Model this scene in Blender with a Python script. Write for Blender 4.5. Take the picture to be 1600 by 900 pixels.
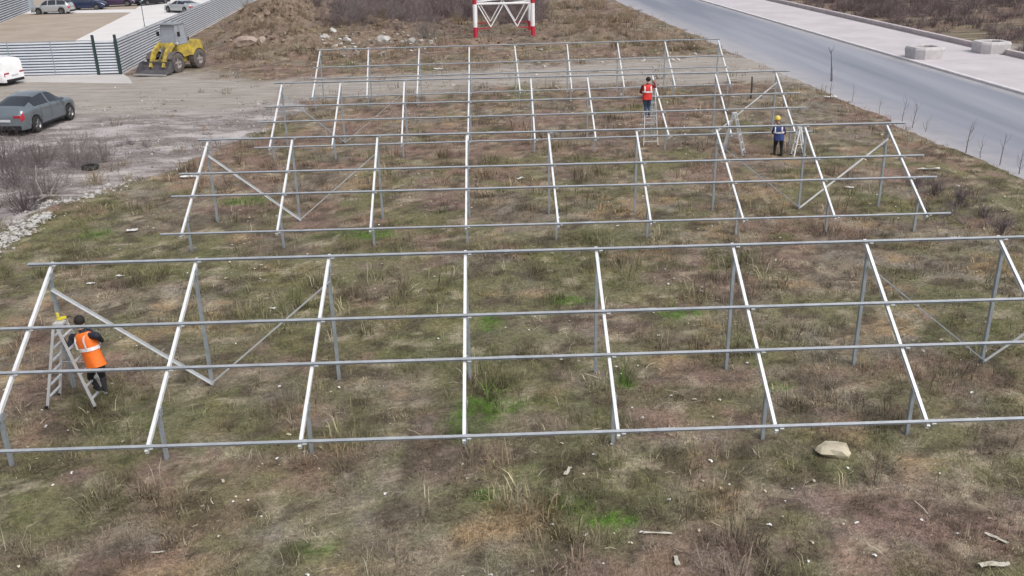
import bpy, bmesh, math, random
import numpy as np
from mathutils import Vector, Matrix, noise as mnoise
random.seed(7)
RNG = np.random.default_rng(7)
scene = bpy.context.scene
for o in list(bpy.data.objects): bpy.data.objects.remove(o)
COL = scene.collection

# ------------------------------------------------------------------ camera, sky, sun, exposure
FPX, PITCH, ROLL, YAW, CAMH = 1430.0, 0.37683, 0.02127, 0.02316, 8.6086
def ray(u, v):
    a = u-800; b = 450-v
    cr, sr = math.cos(ROLL), math.sin(ROLL)
    x = (a*cr+b*sr)/FPX; w = (-a*sr+b*cr)/FPX
    cp, sp = math.cos(PITCH), math.sin(PITCH)
    y = cp+w*sp; z = -sp+w*cp
    cy, sy = math.cos(YAW), math.sin(YAW)
    return Vector((x*cy+y*sy, -x*sy+y*cy, z))
CAM = Vector((0, 0, CAMH))
def gp(u, v, z=0.0):                     # where a sight line meets the level z
    r = ray(u, v); return CAM+r*((z-CAMH)/r.z)
def at(u, v, Y):                         # where a sight line meets the depth Y
    r = ray(u, v); return CAM+r*(Y/r.y)
cam_d = bpy.data.cameras.new('camera'); cam = bpy.data.objects.new('camera', cam_d); COL.objects.link(cam)
c0 = ray(800, 450); rx = (ray(801, 450)-c0).normalized(); uy = (ray(800, 449)-c0).normalized(); bz = -c0.normalized()
M4 = Matrix((rx, uy, bz)).transposed().to_4x4(); M4.translation = CAM
cam.matrix_world = M4
cam_d.sensor_width = 36.0; cam_d.lens = FPX/1600*36.0; cam_d.clip_start = 0.1; cam_d.clip_end = 6000
scene.camera = cam

SUN_EL, SUN_AZ = math.radians(52), math.radians(138)      # azimuth clockwise from +Y
world = bpy.data.worlds.new('World'); scene.world = world; world.use_nodes = True
wn = world.node_tree; wn.nodes.clear()
sky = wn.nodes.new('ShaderNodeTexSky'); sky.sky_type = 'NISHITA'; sky.sun_disc = False
sky.sun_elevation = SUN_EL; sky.sun_rotation = SUN_AZ; sky.air_density = 1.0; sky.dust_density = 4.0; sky.ozone_density = 1.0
hsv = wn.nodes.new('ShaderNodeHueSaturation'); hsv.inputs['Saturation'].default_value = 0.40
bg = wn.nodes.new('ShaderNodeBackground'); bg.inputs['Strength'].default_value = 0.14
wo = wn.nodes.new('ShaderNodeOutputWorld')
wn.links.new(sky.outputs[0], hsv.inputs['Color']); wn.links.new(hsv.outputs[0], bg.inputs['Color']); wn.links.new(bg.outputs[0], wo.inputs['Surface'])
sd = bpy.data.lights.new('sun', 'SUN'); sd.energy = 1.2; sd.angle = math.radians(40); sd.color = (1.0, 0.97, 0.93)
so = bpy.data.objects.new('sun', sd); COL.objects.link(so)
sdir = Vector((math.sin(SUN_AZ)*math.cos(SUN_EL), math.cos(SUN_AZ)*math.cos(SUN_EL), math.sin(SUN_EL)))
so.rotation_euler = sdir.to_track_quat('Z', 'Y').to_euler(); so.location = (0, 0, 60)
vs = scene.view_settings; vs.view_transform = 'Standard'; vs.look = 'None'; vs.gamma = 1.0; vs.use_curve_mapping = False
vs.exposure = 0.30
scene.render.engine = 'CYCLES'; scene.cycles.max_bounces = 4; scene.cycles.diffuse_bounces = 2; scene.cycles.glossy_bounces = 2; scene.render.resolution_x = 1024; scene.render.resolution_y = 576

# ------------------------------------------------------------------ helpers
MATS = {}
def mat(name, col, rough=0.6, metal=0.0, var=0.12, scale=6.0, bump=0.0, bscale=None, col2=None, spec=0.5):
    """colour with two octaves of mottling, roughness variation and fine bump"""
    if name in MATS: return MATS[name]
    m = bpy.data.materials.new(name); m.use_nodes = True; nt = m.node_tree; b = nt.nodes['Principled BSDF']
    tc = nt.nodes.new('ShaderNodeTexCoord')
    n = nt.nodes.new('ShaderNodeTexNoise'); n.inputs['Scale'].default_value = scale; n.inputs['Detail'].default_value = 5; n.inputs['Roughness'].default_value = 0.65
    nt.links.new(tc.outputs['Object'], n.inputs['Vector'])
    r = nt.nodes.new('ShaderNodeValToRGB'); r.color_ramp.elements[0].position = 0.32; r.color_ramp.elements[1].position = 0.68
    c2 = col2 if col2 else tuple(min(1, c*(1+var)) for c in col)
    c1 = tuple(c*(1-var) for c in col) if not col2 else col
    r.color_ramp.elements[0].color = (*c1, 1); r.color_ramp.elements[1].color = (*c2, 1)
    nt.links.new(n.outputs['Fac'], r.inputs['Fac']); nt.links.new(r.outputs['Color'], b.inputs['Base Color'])
    b.inputs['Roughness'].default_value = rough; b.inputs['Metallic'].default_value = metal
    b.inputs['Specular IOR Level'].default_value = spec
    if bump:
        n2 = nt.nodes.new('ShaderNodeTexNoise'); n2.inputs['Scale'].default_value = bscale or scale*5; n2.inputs['Detail'].default_value = 4
        nt.links.new(tc.outputs['Object'], n2.inputs['Vector'])
        bp = nt.nodes.new('ShaderNodeBump'); bp.inputs['Strength'].default_value = bump; bp.inputs['Distance'].default_value = 0.02
        nt.links.new(n2.outputs['Fac'], bp.inputs['Height']); nt.links.new(bp.outputs['Normal'], b.inputs['Normal'])
    MATS[name] = m; return m

class MB:
    """collects shapes, builds one mesh object"""
    def __init__(s): s.v = []; s.f = []; s.mi = []
    def add(s, vs, fs, mi=0):
        k = len(s.v); s.v += [tuple(p) for p in vs]; s.f += [tuple(i+k for i in f) for f in fs]; s.mi += [mi]*len(fs); return s
    def box(s, lo, hi, mi=0, taper=None):
        (a, b, c), (d, e, g) = lo, hi
        V = [(a, b, c), (d, b, c), (d, e, c), (a, e, c), (a, b, g), (d, b, g), (d, e, g), (a, e, g)]
        if taper:
            cx, cy = (a+d)/2, (b+e)/2
            for i in range(4, 8): V[i] = (cx+(V[i][0]-cx)*taper[0], cy+(V[i][1]-cy)*taper[1], V[i][2])
        return s.add(V, [(0, 3, 2, 1), (4, 5, 6, 7), (0, 1, 5, 4), (1, 2, 6, 5), (2, 3, 7, 6), (3, 0, 4, 7)], mi)
    def tube(s, pts, rad, n=8, mi=0, cap=True, asp=1.0, side=None):
        pts = [Vector(p) for p in pts]
        if not hasattr(rad, '__len__'): rad = [rad]*len(pts)
        k = len(s.v); prev = None
        for i, p in enumerate(pts):
            t = (pts[min(i+1, len(pts)-1)]-pts[max(i-1, 0)])
            t = t.normalized() if t.length > 1e-9 else Vector((0, 0, 1))
            if side is not None: a = Vector(side)
            elif prev is not None: a = prev
            else: a = Vector((1, 0, 0)) if abs(t.x) < .8 else Vector((0, 1, 0))
            a = (a-t*a.dot(t)).normalized(); prev = a; b = t.cross(a)
            r = rad[i]; ra, rb = (r if hasattr(r, '__len__') else (r, r*asp))
            for j in range(n):
                q = 2*math.pi*(j+.5)/n; s.v.append(tuple(p+a*(ra*math.cos(q))+b*(rb*math.sin(q))))
        for i in range(len(pts)-1):
            for j in range(n):
                s.f.append((k+i*n+j, k+i*n+(j+1) % n, k+(i+1)*n+(j+1) % n, k+(i+1)*n+j)); s.mi.append(mi)
        if cap:
            s.f.append(tuple(k+j for j in reversed(range(n)))); s.mi.append(mi)
            e = k+(len(pts)-1)*n; s.f.append(tuple(e+j for j in range(n))); s.mi.append(mi)
        return s
    def prism(s, poly, p0, p1, up, mi=0):
        """extrude a 2-D outline (side, up) from p0 to p1"""
        p0, p1 = Vector(p0), Vector(p1); t = (p1-p0).normalized(); up = Vector(up); up = (up-t*up.dot(t)).normalized(); sd_ = t.cross(up)
        n = len(poly); V = [p0+sd_*x+up*y for x, y in poly]+[p1+sd_*x+up*y for x, y in poly]
        F = [(i, (i+1) % n, n+(i+1) % n, n+i) for i in range(n)]+[tuple(reversed(range(n))), tuple(range(n, 2*n))]
        return s.add(V, F, mi)
    def lathe(s, prof, c, axis, n=24, mi=0):
        """prof: (distance along axis, radius)"""
        c = Vector(c); t = Vector(axis).normalized(); a = t.orthogonal().normalized(); b = t.cross(a); k = len(s.v); m = len(prof)
        for j in range(n):
            q = 2*math.pi*j/n; d = a*math.cos(q)+b*math.sin(q)
            for h, r in prof: s.v.append(tuple(c+t*h+d*r))
        for j in range(n):
            for i in range(m-1):
                s.f.append((k+j*m+i, k+((j+1) % n)*m+i, k+((j+1) % n)*m+i+1, k+j*m+i+1)); s.mi.append(mi)
        return s
    def mesh(s, name, mats, smooth=None, bevel=0):
        me = bpy.data.meshes.new(name); me.from_pydata(s.v, [], s.f)
        mats = mats if isinstance(mats, (list, tuple)) else [mats]
        for m in mats: me.materials.append(m)
        if len(mats) > 1: me.polygons.foreach_set('material_index', s.mi)
        bm = bmesh.new(); bm.from_mesh(me); bmesh.ops.recalc_face_normals(bm, faces=bm.faces)
        if bevel: bmesh.ops.bevel(bm, geom=list(bm.edges), offset=bevel, segments=2, affect='EDGES', clamp_overlap=True)
        bm.to_mesh(me); bm.free()
        if smooth is not None: smooth_by_angle(me, smooth)
        return me
    def build(s, name, mats, parent=None, smooth=None, bevel=0, loc=None):
        return link(name, s.mesh(name, mats, smooth, bevel), parent, loc)
def smooth_by_angle(me, ang):
    bm = bmesh.new(); bm.from_mesh(me)
    for f in bm.faces: f.smooth = True
    for e in bm.edges:
        e.smooth = not (len(e.link_faces) == 2 and e.calc_face_angle(0) > math.radians(ang))
    bm.to_mesh(me); bm.free()
def link(name, me, parent=None, loc=None):
    o = bpy.data.objects.new(name, me); COL.objects.link(o)
    if parent: o.parent = parent
    if loc is not None: o.location = loc
    return o
def tag(o, label=None, cat=None, group=None, kind=None):
    if label: o['label'] = label
    if cat: o['category'] = cat
    if group: o['group'] = group
    if kind: o['kind'] = kind
    return o
def thing(name, label, cat, loc=(0, 0, 0), rz=0, group=None):
    o = bpy.data.objects.new(name, None); COL.objects.link(o); o.location = loc; o.rotation_euler = (0, 0, rz)
    o.empty_display_size = 0.2
    return tag(o, label, cat, group)
def copy_tree(o, parent=None):
    c = o.copy(); COL.objects.link(c); c.parent = parent
    for ch in list(o.children): copy_tree(ch, c)
    return c
# value noise on arrays
_T = RNG.random((256, 256))
def vnoise(x, y):
    xi = np.floor(x).astype(int); yi = np.floor(y).astype(int); fx = x-xi; fy = y-yi
    fx = fx*fx*(3-2*fx); fy = fy*fy*(3-2*fy)
    g = lambda a, b: _T[a % 256, b % 256]
    return (g(xi, yi)*(1-fx)+g(xi+1, yi)*fx)*(1-fy)+(g(xi, yi+1)*(1-fx)+g(xi+1, yi+1)*fx)*fy
def fbm(x, y, s, o=4):
    r = 0; a = 1; t = 0
    for i in range(o):
        r = r+a*vnoise(x*s+17.3*i, y*s+5.1*i); t += a; a *= .55; s *= 2.03
    return r/t
def sstep(e0, e1, x):
    t = np.clip((x-e0)/(e1-e0), 0, 1); return t*t*(3-2*t)

# ------------------------------------------------------------------ terrain
K = -0.034                                  # the road runs along (K, 1)
ROAD_IN, ROAD_OUT, WALK_OUT = 19.75, 29.1, 36.2
def fence_b_x(y): return -24.0-0.098*(y-62)
MOUNDS = [(-19.3, 84, 3.6, 7, 2.3), (-15.8, 74.5, 3.6, 3.4, 1.0), (-17.8, 93, 4, 5, 1.7), (-9.6, 77.5, 3.2, 2.8, .95), (-6.5, 84, 4.0, 3.2, .8), (-12.5, 88, 4.2, 5, 1.1),
          (-1.8, 73.5, 3.4, 2.0, .45), (9.0, 78, 5, 7, .5), (-14.6, 68.8, 3.5, 1.6, .35), (-14.0, 30.2, 2.0, 4.5, .15)]
def height(x, y):
    x = np.asarray(x, float); y = np.asarray(y, float)
    h = (fbm(x, y, .35)-.5)*.16+(fbm(x+40, y, 1.6, 3)-.5)*.09+(fbm(x, y+90, 5.0, 2)-.5)*.045
    tr = masks(x, y)['track']; h = h*(1-.75*tr)+tr*.05*(fbm(x*.25+y*.02, y*1.0, .9, 3)-.5)
    for cx, cy, sx, sy, a in MOUNDS:
        g = np.exp(-((x-cx)/sx)**2-((y-cy)/sy)**2)
        h = h+a*g*(.35+.75*fbm(x+cx, y+cy, .45, 4)+1.0*(1-np.abs(2*fbm(x+cy, y+cx, .7, 3)-1)*2.2).clip(0)*.55)
    e = x-K*y
    verge = sstep(17.0, 19.2, e); h = h*(1-.75*verge)+.03*verge
    flat = sstep(19.55, 20.3, e+(fbm(x+9, y, .5, 4)-.5)*.9)*(1-sstep(WALK_OUT, WALK_OUT+2, e))
    h = h*(1-flat)-.08*flat
    yard = sstep(60.5, 61.2, y)*(1-sstep(-1.0, 0.2, x-fence_b_x(y))); yard = np.maximum(yard, sstep(59.2, 59.8, y)*(1-sstep(-22.6, -21.6, x)))
    h = h*(1-yard)-.05*yard
    far = sstep(150, 220, np.hypot(x, y)); return h*(1-far)
def masks(x, y):
    x = np.asarray(x, float); y = np.asarray(y, float)
    w = (fbm(x, y, .22, 4)-.5); w2 = (fbm(x+31, y+7, .9, 3)-.5)
    # the sandy track from the yard across to the road
    cy = np.interp(x, [-40, -22, -14, -6, 2, 10, 18], [54, 54.6, 53.8, 54.6, 57.5, 57.8, 58.2])
    hw = np.interp(x, [-40, -22, -15, -8, 2, 10, 18], [8, 6.2, 4.0, 2.6, 3.0, 4.3, 5.5])
    d = np.abs(y-cy+w*4.0)-hw
    track = 1-sstep(-1.0, 1.0, d+w2*2.2)
    track = np.maximum(track, .55*(1-sstep(-1.5, 2.0, np.abs(y-cy+w*6)-hw-2.2+w2*4)))
    # grey stony waste ground on the left
    bx = -14.8+.235*(y-26.7)
    gravel = (1-sstep(-1.2, 1.0, x-bx+w*3.2+w2*1.2))*(1-sstep(48, 53, y))*sstep(22, 25, y)
    heap = np.zeros_like(x)
    for cx, cyy, sx, sy, a in MOUNDS[:8]: heap = np.maximum(heap, np.exp(-((x-cx)/(sx*1.3))**2-((y-cyy)/(sy*1.3))**2)*min(1, a))
    soil = sstep(.54, .68, fbm(x+11, y+3, .30, 4)+.07*sstep(26, 48, y))
    green = sstep(.47, .66, fbm(x+77, y+51, .33, 4)-.10*sstep(26, 52, y))
    for px, py, rr in ((-.45, 15.0, .6), (-.2, 15.8, .7), (-3.6, 25.5, 1.2), (1.8, 11.7, .8), (-2.6, 11.3, .6), (2.0, 22, 1.0), (5.6, 17.5, .9), (9.8, 15, .8), (-7, 30, 1.2), (3.5, 20.5, 1.0), (-4.5, 20.5, 1.1)):
        green = np.maximum(green, np.exp(-((x-px)**2+(y-py)**2)/rr**2))
    spot = np.zeros_like(x)
    for px, py, rx_, ry_ in ((-.40, 15.2, .42, .75), (-.62, 14.6, .3, .35), (.05, 15.6, .5, .3), (1.75, 11.9, .5, .22), (1.2, 12.3, .35, .2), (-.2, 12.6, .25, .2), (-2.9, 11.4, .4, .15), (2.6, 16.4, .3, .2), (-.1, 19.6, .3, .5), (2.0, 20.8, .6, .3), (4.5, 19.8, .6, .3), (-3.9, 26.5, 1.3, .4), (-8.5, 30.5, .9, .5), (5.6, 16.0, .3, .2), (-12.2, 27.2, .5, .4)):
        spot = np.maximum(spot, np.exp(-((x-px)/rx_)**2-((y-py)/ry_)**2))
    bare = np.exp(-((x-7.0)/3.2)**2-((y-11.6)/1.3)**2)*.8
    bare = np.maximum(bare, .8*np.exp(-((x+3.9)/1.1)**2-((y-15.2)/.45)**2))
    soil = np.maximum(soil, bare); green = green*(1-bare)
    far = sstep(58, 75, y); green = green*(1-.7*far)
    return dict(track=np.clip(track, 0, 1), gravel=gravel, heap=np.clip(heap, 0, 1), soil=soil, green=green, spot=np.clip(spot*1.2, 0, 1))

POSTS = []
HT, HB = 2.666, .664
ROWS = [
 dict(tx=[-8.598, -5.788, -3.19, -.51, 2.075, 4.788, 7.445, 10.134, 12.80], bx=[-8.50, -5.821, -3.284, -.547, 2.045, 4.713, 7.293, 9.99, 12.66], ty=(-.0031, 17.042), by=(-.0018, 13.308), ov=(.44, .6)),
 dict(tx=[-8.643, -6.042, -3.417, -.654, 1.885, 4.624, 7.111, 9.885, 12.448], bx=[-8.769, -6.064, -3.416, -.697, 1.941, 4.589, 7.248, 9.885, 12.534], ty=(-.0079, 28.165), by=(-.0044, 24.852), ov=(.32, .58)),
 dict(tx=[-8.585, -6.125, -3.443, -.715, 1.889, 4.286, 7.037, 9.721, 12.295], bx=[-8.61, -6.161, -3.42, -.795, 1.874, 4.305, 7.25, 9.765, 12.357], ty=(-.004, 39.176), by=(.0161, 35.885), ov=(.36, .6)),
 dict(tx=[-8.81, -6.242, -3.536, -.857, 1.593, 4.431, 7.175, 9.761, 12.692], bx=[-8.863, -6.099, -3.549, -.886, 1.744, 4.418, 7.159, 9.83, 12.755], ty=(.0277, 50.583), by=(.0402, 47.386), ov=(.16, .12))]
for R_ in ROWS:
    for tx_, bx_ in zip(R_['tx'], R_['bx']):
        for f_ in (.045, .80):
            POSTS.append((tx_+(bx_-tx_)*f_, (R_['ty'][0]*tx_+R_['ty'][1])*(1-f_)+(R_['by'][0]*bx_+R_['by'][1])*f_))
def veg(x, y):
    """colour of the matted grass and soil itself: patches of olive, tan, pinkish earth, grey thatch"""
    M = masks(x, y); n1 = fbm(x+3, y+8, .75, 4); n2 = fbm(x+61, y+14, 1.25, 4); n3 = fbm(x+23, y+70, .42, 4); n4 = fbm(x+90, y+31, 2.6, 3)
    c = lambda *v: np.array(v)[None]; sh = x.shape; x1 = lambda a: np.asarray(a).reshape(-1, 1)
    far = sstep(22, 46, np.asarray(y))
    col = c(.205, .170, .128)+0*x1(n1)
    def mixin(w, k): nonlocal col; w = np.clip(x1(w), 0, 1); col = col*(1-w)+k*w
    mixin(sstep(.50, .70, n1)*.85, c(.300, .216, .128)); mixin(sstep(.46, .64, n2)*.8, c(.205, .182, .160))
    mixin(sstep(.50, .68, n3+.05*far)*.85, c(.222, .150, .120)); mixin(M['soil']*.60, c(.190, .130, .110))
    g = sstep(.45, .70, .55*fbm(x+77, y+51, .8, 4)+.45*n2+.16*M['green']+.045*(1-far)+.06*np.exp(-((x-.5)/3.5)**2)*(1-far)-.06*far-.12*M['soil']); mixin(g*.78, c(.142, .140, .068))
    mixin(np.clip(M['green']*sstep(.42, .64, n4)*.6, 0, 1), c(.105, .130, .042)); mixin(sstep(.05, .8, M['spot'])*(.45+.55*sstep(.32, .55, n4)), c(.078, .150, .024))
    mixin(sstep(.52, .68, n4)*.75, c(.082, .064, .048)); mixin(sstep(.56, .74, fbm(x+15, y+2, 1.5, 4))*.5, c(.095, .078, .064)); mixin(sstep(.62, .76, fbm(x+7, y+19, 2.1, 3))*.5, c(.40, .345, .25))
    near = np.asarray(y) < 60
    foot = np.zeros(sh)
    for fx, fy in POSTS:
        d2 = (x-fx)**2+(y-fy)**2; foot = np.maximum(foot, np.exp(-d2/.035))
    mixin(foot*.8, c(.135, .105, .085))
    return (col*1.20).reshape(*sh, 3)
def ground_material():
    m = bpy.data.materials.new('field_ground'); m.use_nodes = True; nt = m.node_tree; b = nt.nodes['Principled BSDF']; L = nt.links.new
    tc = nt.nodes.new('ShaderNodeTexCoord')
    def nz(scale, det=6, rough=.65, stretch=None):
        n = nt.nodes.new('ShaderNodeTexNoise'); n.inputs['Scale'].default_value = scale; n.inputs['Detail'].default_value = det; n.inputs['Roughness'].default_value = rough
        if stretch:
            mp = nt.nodes.new('ShaderNodeMapping'); mp.inputs['Scale'].default_value = stretch; L(tc.outputs['Object'], mp.inputs['Vector']); L(mp.outputs[0], n.inputs['Vector'])
        else: L(tc.outputs['Object'], n.inputs['Vector'])
        return n.outputs['Fac']
    def ramp(fac, stops):
        r = nt.nodes.new('ShaderNodeValToRGB'); e = r.color_ramp.elements
        while len(e) < len(stops): e.new(.5)
        for i, (p, c) in enumerate(stops): e[i].position = p; e[i].color = (*c, 1)
        L(fac, r.inputs['Fac']); return r.outputs['Color']
    def math_(op, a, b_, clamp=False):
        n = nt.nodes.new('ShaderNodeMath'); n.operation = op; n.use_clamp = clamp
        for i, q in enumerate((a, b_)):
            if isinstance(q, (int, float)): n.inputs[i].default_value = q
            else: L(q, n.inputs[i])
        return n.outputs[0]
    def mix(f, a, b_):
        n = nt.nodes.new('ShaderNodeMix'); n.data_type = 'RGBA'; L(f, n.inputs['Factor']); L(a, n.inputs[6]); L(b_, n.inputs[7]); return n.outputs[2]
    def attr(n): a = nt.nodes.new('ShaderNodeAttribute'); a.attribute_name = n; return a.outputs['Fac']
    def edge(name, fine, lo=.35, hi=.65, amt=.9):     # roughen a region's border
        v = math_('ADD', attr(name), math_('MULTIPLY', math_('SUBTRACT', fine, .5), amt))
        n = nt.nodes.new('ShaderNodeMapRange'); n.inputs['From Min'].default_value = lo; n.inputs['From Max'].default_value = hi; n.interpolation_type = 'SMOOTHSTEP'; L(v, n.inputs['Value']); return n.outputs[0]
    f1 = nz(2.6, 4); f2 = nz(11, 3, .7); f3 = nz(.7, 2); f4 = nz(34, 2, .7)
    fine = math_('ADD', math_('MULTIPLY', f1, .5), math_('MULTIPLY', f2, .5))
    va = nt.nodes.new('ShaderNodeAttribute'); va.attribute_name = 'veg'
    det = ramp(math_('ADD', math_('MULTIPLY', f2, .6), math_('MULTIPLY', f4, .4)), [(.30, (.42, .42, .42)), (.5, (.95, .95, .95)), (.70, (1.62, 1.62, 1.62))])
    mm = nt.nodes.new('ShaderNodeMix'); mm.data_type = 'RGBA'; mm.blend_type = 'MULTIPLY'; mm.inputs['Factor'].default_value = 1; L(va.outputs['Color'], mm.inputs[6]); L(det, mm.inputs[7]); col = mm.outputs[2]
    heap = ramp(f1, [(.3, (.085, .062, .050)), (.46, (.185, .138, .105)), (.60, (.26, .198, .150)), (.74, (.36, .29, .22))])
    col = mix(edge('heap', fine, .2, .7, .7), col, heap)
    grv = ramp(f2, [(.28, (.12, .100, .092)), (.45, (.205, .178, .168)), (.6, (.285, .255, .243)), (.78, (.40, .37, .36))])
    col = mix(edge('gravel', fine, .3, .7, .8), col, grv)
    ps = ramp(nz(.55, 6, .7, (.55, 1.5, 1)), [(.45, (0, 0, 0)), (.62, (1, 1, 1))]); pl_ = nt.nodes.new('ShaderNodeRGB'); pl_.outputs[0].default_value = (.58, .54, .53, 1)
    col = mix(math_('MULTIPLY', math_('MULTIPLY', ps, edge('gravel', fine, .4, .7, .5)), .8), col, pl_.outputs[0])
    trk = ramp(nz(1.1, 7, .7, (.35, 1.6, 1)), [(.28, (.24, .21, .185)), (.5, (.36, .325, .29)), (.72, (.47, .435, .40))])
    col = mix(edge('track', fine, .28, .72, .7), col, trk)
    # pale flecks: chaff, stone chips and scraps
    vo = nt.nodes.new('ShaderNodeTexVoronoi'); vo.inputs['Scale'].default_value = 5.5; L(tc.outputs['Object'], vo.inputs['Vector'])
    fl = math_('MULTIPLY', math_('LESS_THAN', vo.outputs['Distance'], .085), math_('GREATER_THAN', f3, .52))
    pale = nt.nodes.new('ShaderNodeRGB'); pale.outputs[0].default_value = (.50, .46, .40, 1)
    col = mix(math_('MULTIPLY', fl, .7), col, pale.outputs[0])
    L(col, b.inputs['Base Color']); b.inputs['Roughness'].default_value = .95; b.inputs['Specular IOR Level'].default_value = .12
    bp = nt.nodes.new('ShaderNodeBump'); bp.inputs['Strength'].default_value = .9; bp.inputs['Distance'].default_value = .07
    L(math_('ADD', f2, math_('MULTIPLY', f4, .5)), bp.inputs['Height']); L(bp.outputs['Normal'], b.inputs['Normal'])
    return m
def build_ground():
    def steps(*seg):
        out = [seg[0][0]]
        for a, b, d in seg: out += list(np.linspace(a, b, max(1, int(round((b-a)/d)))+1)[1:])
        return np.array(out)
    xs = steps((-2500, -400, 700), (-400, -80, 80), (-80, -40, 4), (-40, -20, .5), (-20, 20.5, .16), (20.5, 80, 2.5), (80, 400, 80), (400, 2500, 700))
    ys = steps((-600, -40, 140), (-40, 6, 6), (6, 9, .5), (9, 24, .12), (24, 45, .2), (45, 70, .35), (70, 112, .5), (112, 160, 3), (160, 400, 60), (400, 4000, 900))
    X, Y = np.meshgrid(xs, ys); Z = height(X, Y); n, m = X.shape
    me = bpy.data.meshes.new('ground'); co = np.stack([X, Y, Z], -1).reshape(-1, 3)
    i = np.arange(n*m).reshape(n, m); F = np.stack([i[:-1, :-1], i[:-1, 1:], i[1:, 1:], i[1:, :-1]], -1).reshape(-1, 4)
    me.vertices.add(len(co)); me.vertices.foreach_set('co', co.ravel())
    me.loops.add(F.size); me.loops.foreach_set('vertex_index', F.ravel())
    me.polygons.add(len(F)); me.polygons.foreach_set('loop_start', np.arange(0, F.size, 4)); me.polygons.foreach_set('use_smooth', np.ones(len(F), bool))
    me.update(calc_edges=True)
    for k, v in masks(X, Y).items():
        a = me.attributes.new(k, 'FLOAT', 'POINT'); a.data.foreach_set('value', v.ravel().astype(np.float32))
    a = me.attributes.new('veg', 'FLOAT_COLOR', 'POINT'); a.data.foreach_set('color', np.concatenate([veg(X, Y).reshape(-1, 3), np.ones((X.size, 1))], 1).astype(np.float32).ravel())
    me.materials.append(ground_material())
    tag(link('ground', me), 'rough field of dry matted grass, soil and a pale sandy track', kind='structure')
build_ground()
def hz(x, y): return float(height(np.array([x]), np.array([y]))[0])

# ------------------------------------------------------------------ road, pavement, kerb, low wall
def strip(name, e0, e1, z, m, y0=-60, y1=900, step=6.0, kind='structure', label=None):
    ys = np.arange(y0, y1+step, step); V = []; F = []
    for y in ys: V += [(e0+K*y, y, z), (e1+K*y, y, z)]
    for i in range(len(ys)-1): F.append((2*i, 2*i+1, 2*i+3, 2*i+2))
    o = MB().add(V, F).build(name, m); tag(o, label, kind=kind); return o
def slab(name, e0, e1, z0, z1, m, y0=-60, y1=900, label=None, cham=0.02):
    poly = [(e0, z0), (e1, z0), (e1, z1-cham), (e1-cham, z1), (e0+cham, z1), (e0, z1-cham)]
    n = len(poly); V = [(x+K*y0, y0, z) for x, z in poly]+[(x+K*y1, y1, z) for x, z in poly]
    F = [(i, (i+1) % n, n+(i+1) % n, n+i) for i in range(n)]+[tuple(range(n)), tuple(range(n, 2*n))]
    o = MB().add(V, F).build(name, m); tag(o, label, kind='structure'); return o
def asphalt_material():
    m = bpy.data.materials.new('asphalt'); m.use_nodes = True; nt = m.node_tree; b = nt.nodes['Principled BSDF']; L = nt.links.new
    tc = nt.nodes.new('ShaderNodeTexCoord'); mp = nt.nodes.new('ShaderNodeMapping'); mp.inputs['Rotation'].default_value = (0, 0, -math.atan(K)*-1); mp.inputs['Scale'].default_value = (.9, .05, 1)
    L(tc.outputs['Object'], mp.inputs['Vector'])
    n = nt.nodes.new('ShaderNodeTexNoise'); n.inputs['Scale'].default_value = .55; n.inputs['Detail'].default_value = 6; L(mp.outputs[0], n.inputs['Vector'])
    r = nt.nodes.new('ShaderNodeValToRGB'); r.color_ramp.elements[0].position = .34; r.color_ramp.elements[1].position = .66
    r.color_ramp.elements[0].color = (.188, .203, .245, 1); r.color_ramp.elements[1].color = (.285, .295, .335, 1); L(n.outputs['Fac'], r.inputs['Fac'])
    # dusty edges: the distance across the road
    sx = nt.nodes.new('ShaderNodeSeparateXYZ'); L(tc.outputs['Object'], sx.inputs[0])
    e = nt.nodes.new('ShaderNodeMath'); e.operation = 'MULTIPLY_ADD'; L(sx.outputs['Y'], e.inputs[0]); e.inputs[1].default_value = -K; L(sx.outputs['X'], e.inputs[2])
    d = nt.nodes.new('ShaderNodeMapRange'); L(e.outputs[0], d.inputs['Value']); d.inputs['From Min'].default_value = ROAD_IN+2.6; d.inputs['From Max'].default_value = ROAD_IN-.2
    d2 = nt.nodes.new('ShaderNodeMapRange'); L(e.outputs[0], d2.inputs['Value']); d2.inputs['From Min'].default_value = ROAD_OUT-.9; d2.inputs['From Max'].default_value = ROAD_OUT-.1
    n3 = nt.nodes.new('ShaderNodeTexNoise'); n3.inputs['Scale'].default_value = .8; n3.inputs['Detail'].default_value = 6; L(tc.outputs['Object'], n3.inputs['Vector'])
    mx = nt.nodes.new('ShaderNodeMath'); mx.operation = 'MAXIMUM'; L(d.outputs[0], mx.inputs[0]); L(d2.outputs[0], mx.inputs[1])
    ml = nt.nodes.new('ShaderNodeMath'); ml.operation = 'MULTIPLY'; ml.use_clamp = True; L(mx.outputs[0], ml.inputs[0]); L(n3.outputs['Fac'], ml.inputs[1])
    ms = nt.nodes.new('ShaderNodeMath'); ms.operation = 'MULTIPLY'; ms.use_clamp = True; L(ml.outputs[0], ms.inputs[0]); ms.inputs[1].default_value = 1.7
    c = nt.nodes.new('ShaderNodeMix'); c.data_type = 'RGBA'; L(ms.outputs[0], c.inputs['Factor']); L(r.outputs[0], c.inputs[6]); c.inputs[7].default_value = (.385, .365, .375, 1)
    n2 = nt.nodes.new('ShaderNodeTexNoise'); n2.inputs['Scale'].default_value = 40; L(tc.outputs['Object'], n2.inputs['Vector'])
    bp = nt.nodes.new('ShaderNodeBump'); bp.inputs['Strength'].default_value = .3; bp.inputs['Distance'].default_value = .01; L(n2.outputs['Fac'], bp.inputs['Height']); L(bp.outputs[0], b.inputs['Normal'])
    L(c.outputs[2], b.inputs['Base Color']); b.inputs['Roughness'].default_value = .75; b.inputs['Specular IOR Level'].default_value = .3
    return m
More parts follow.
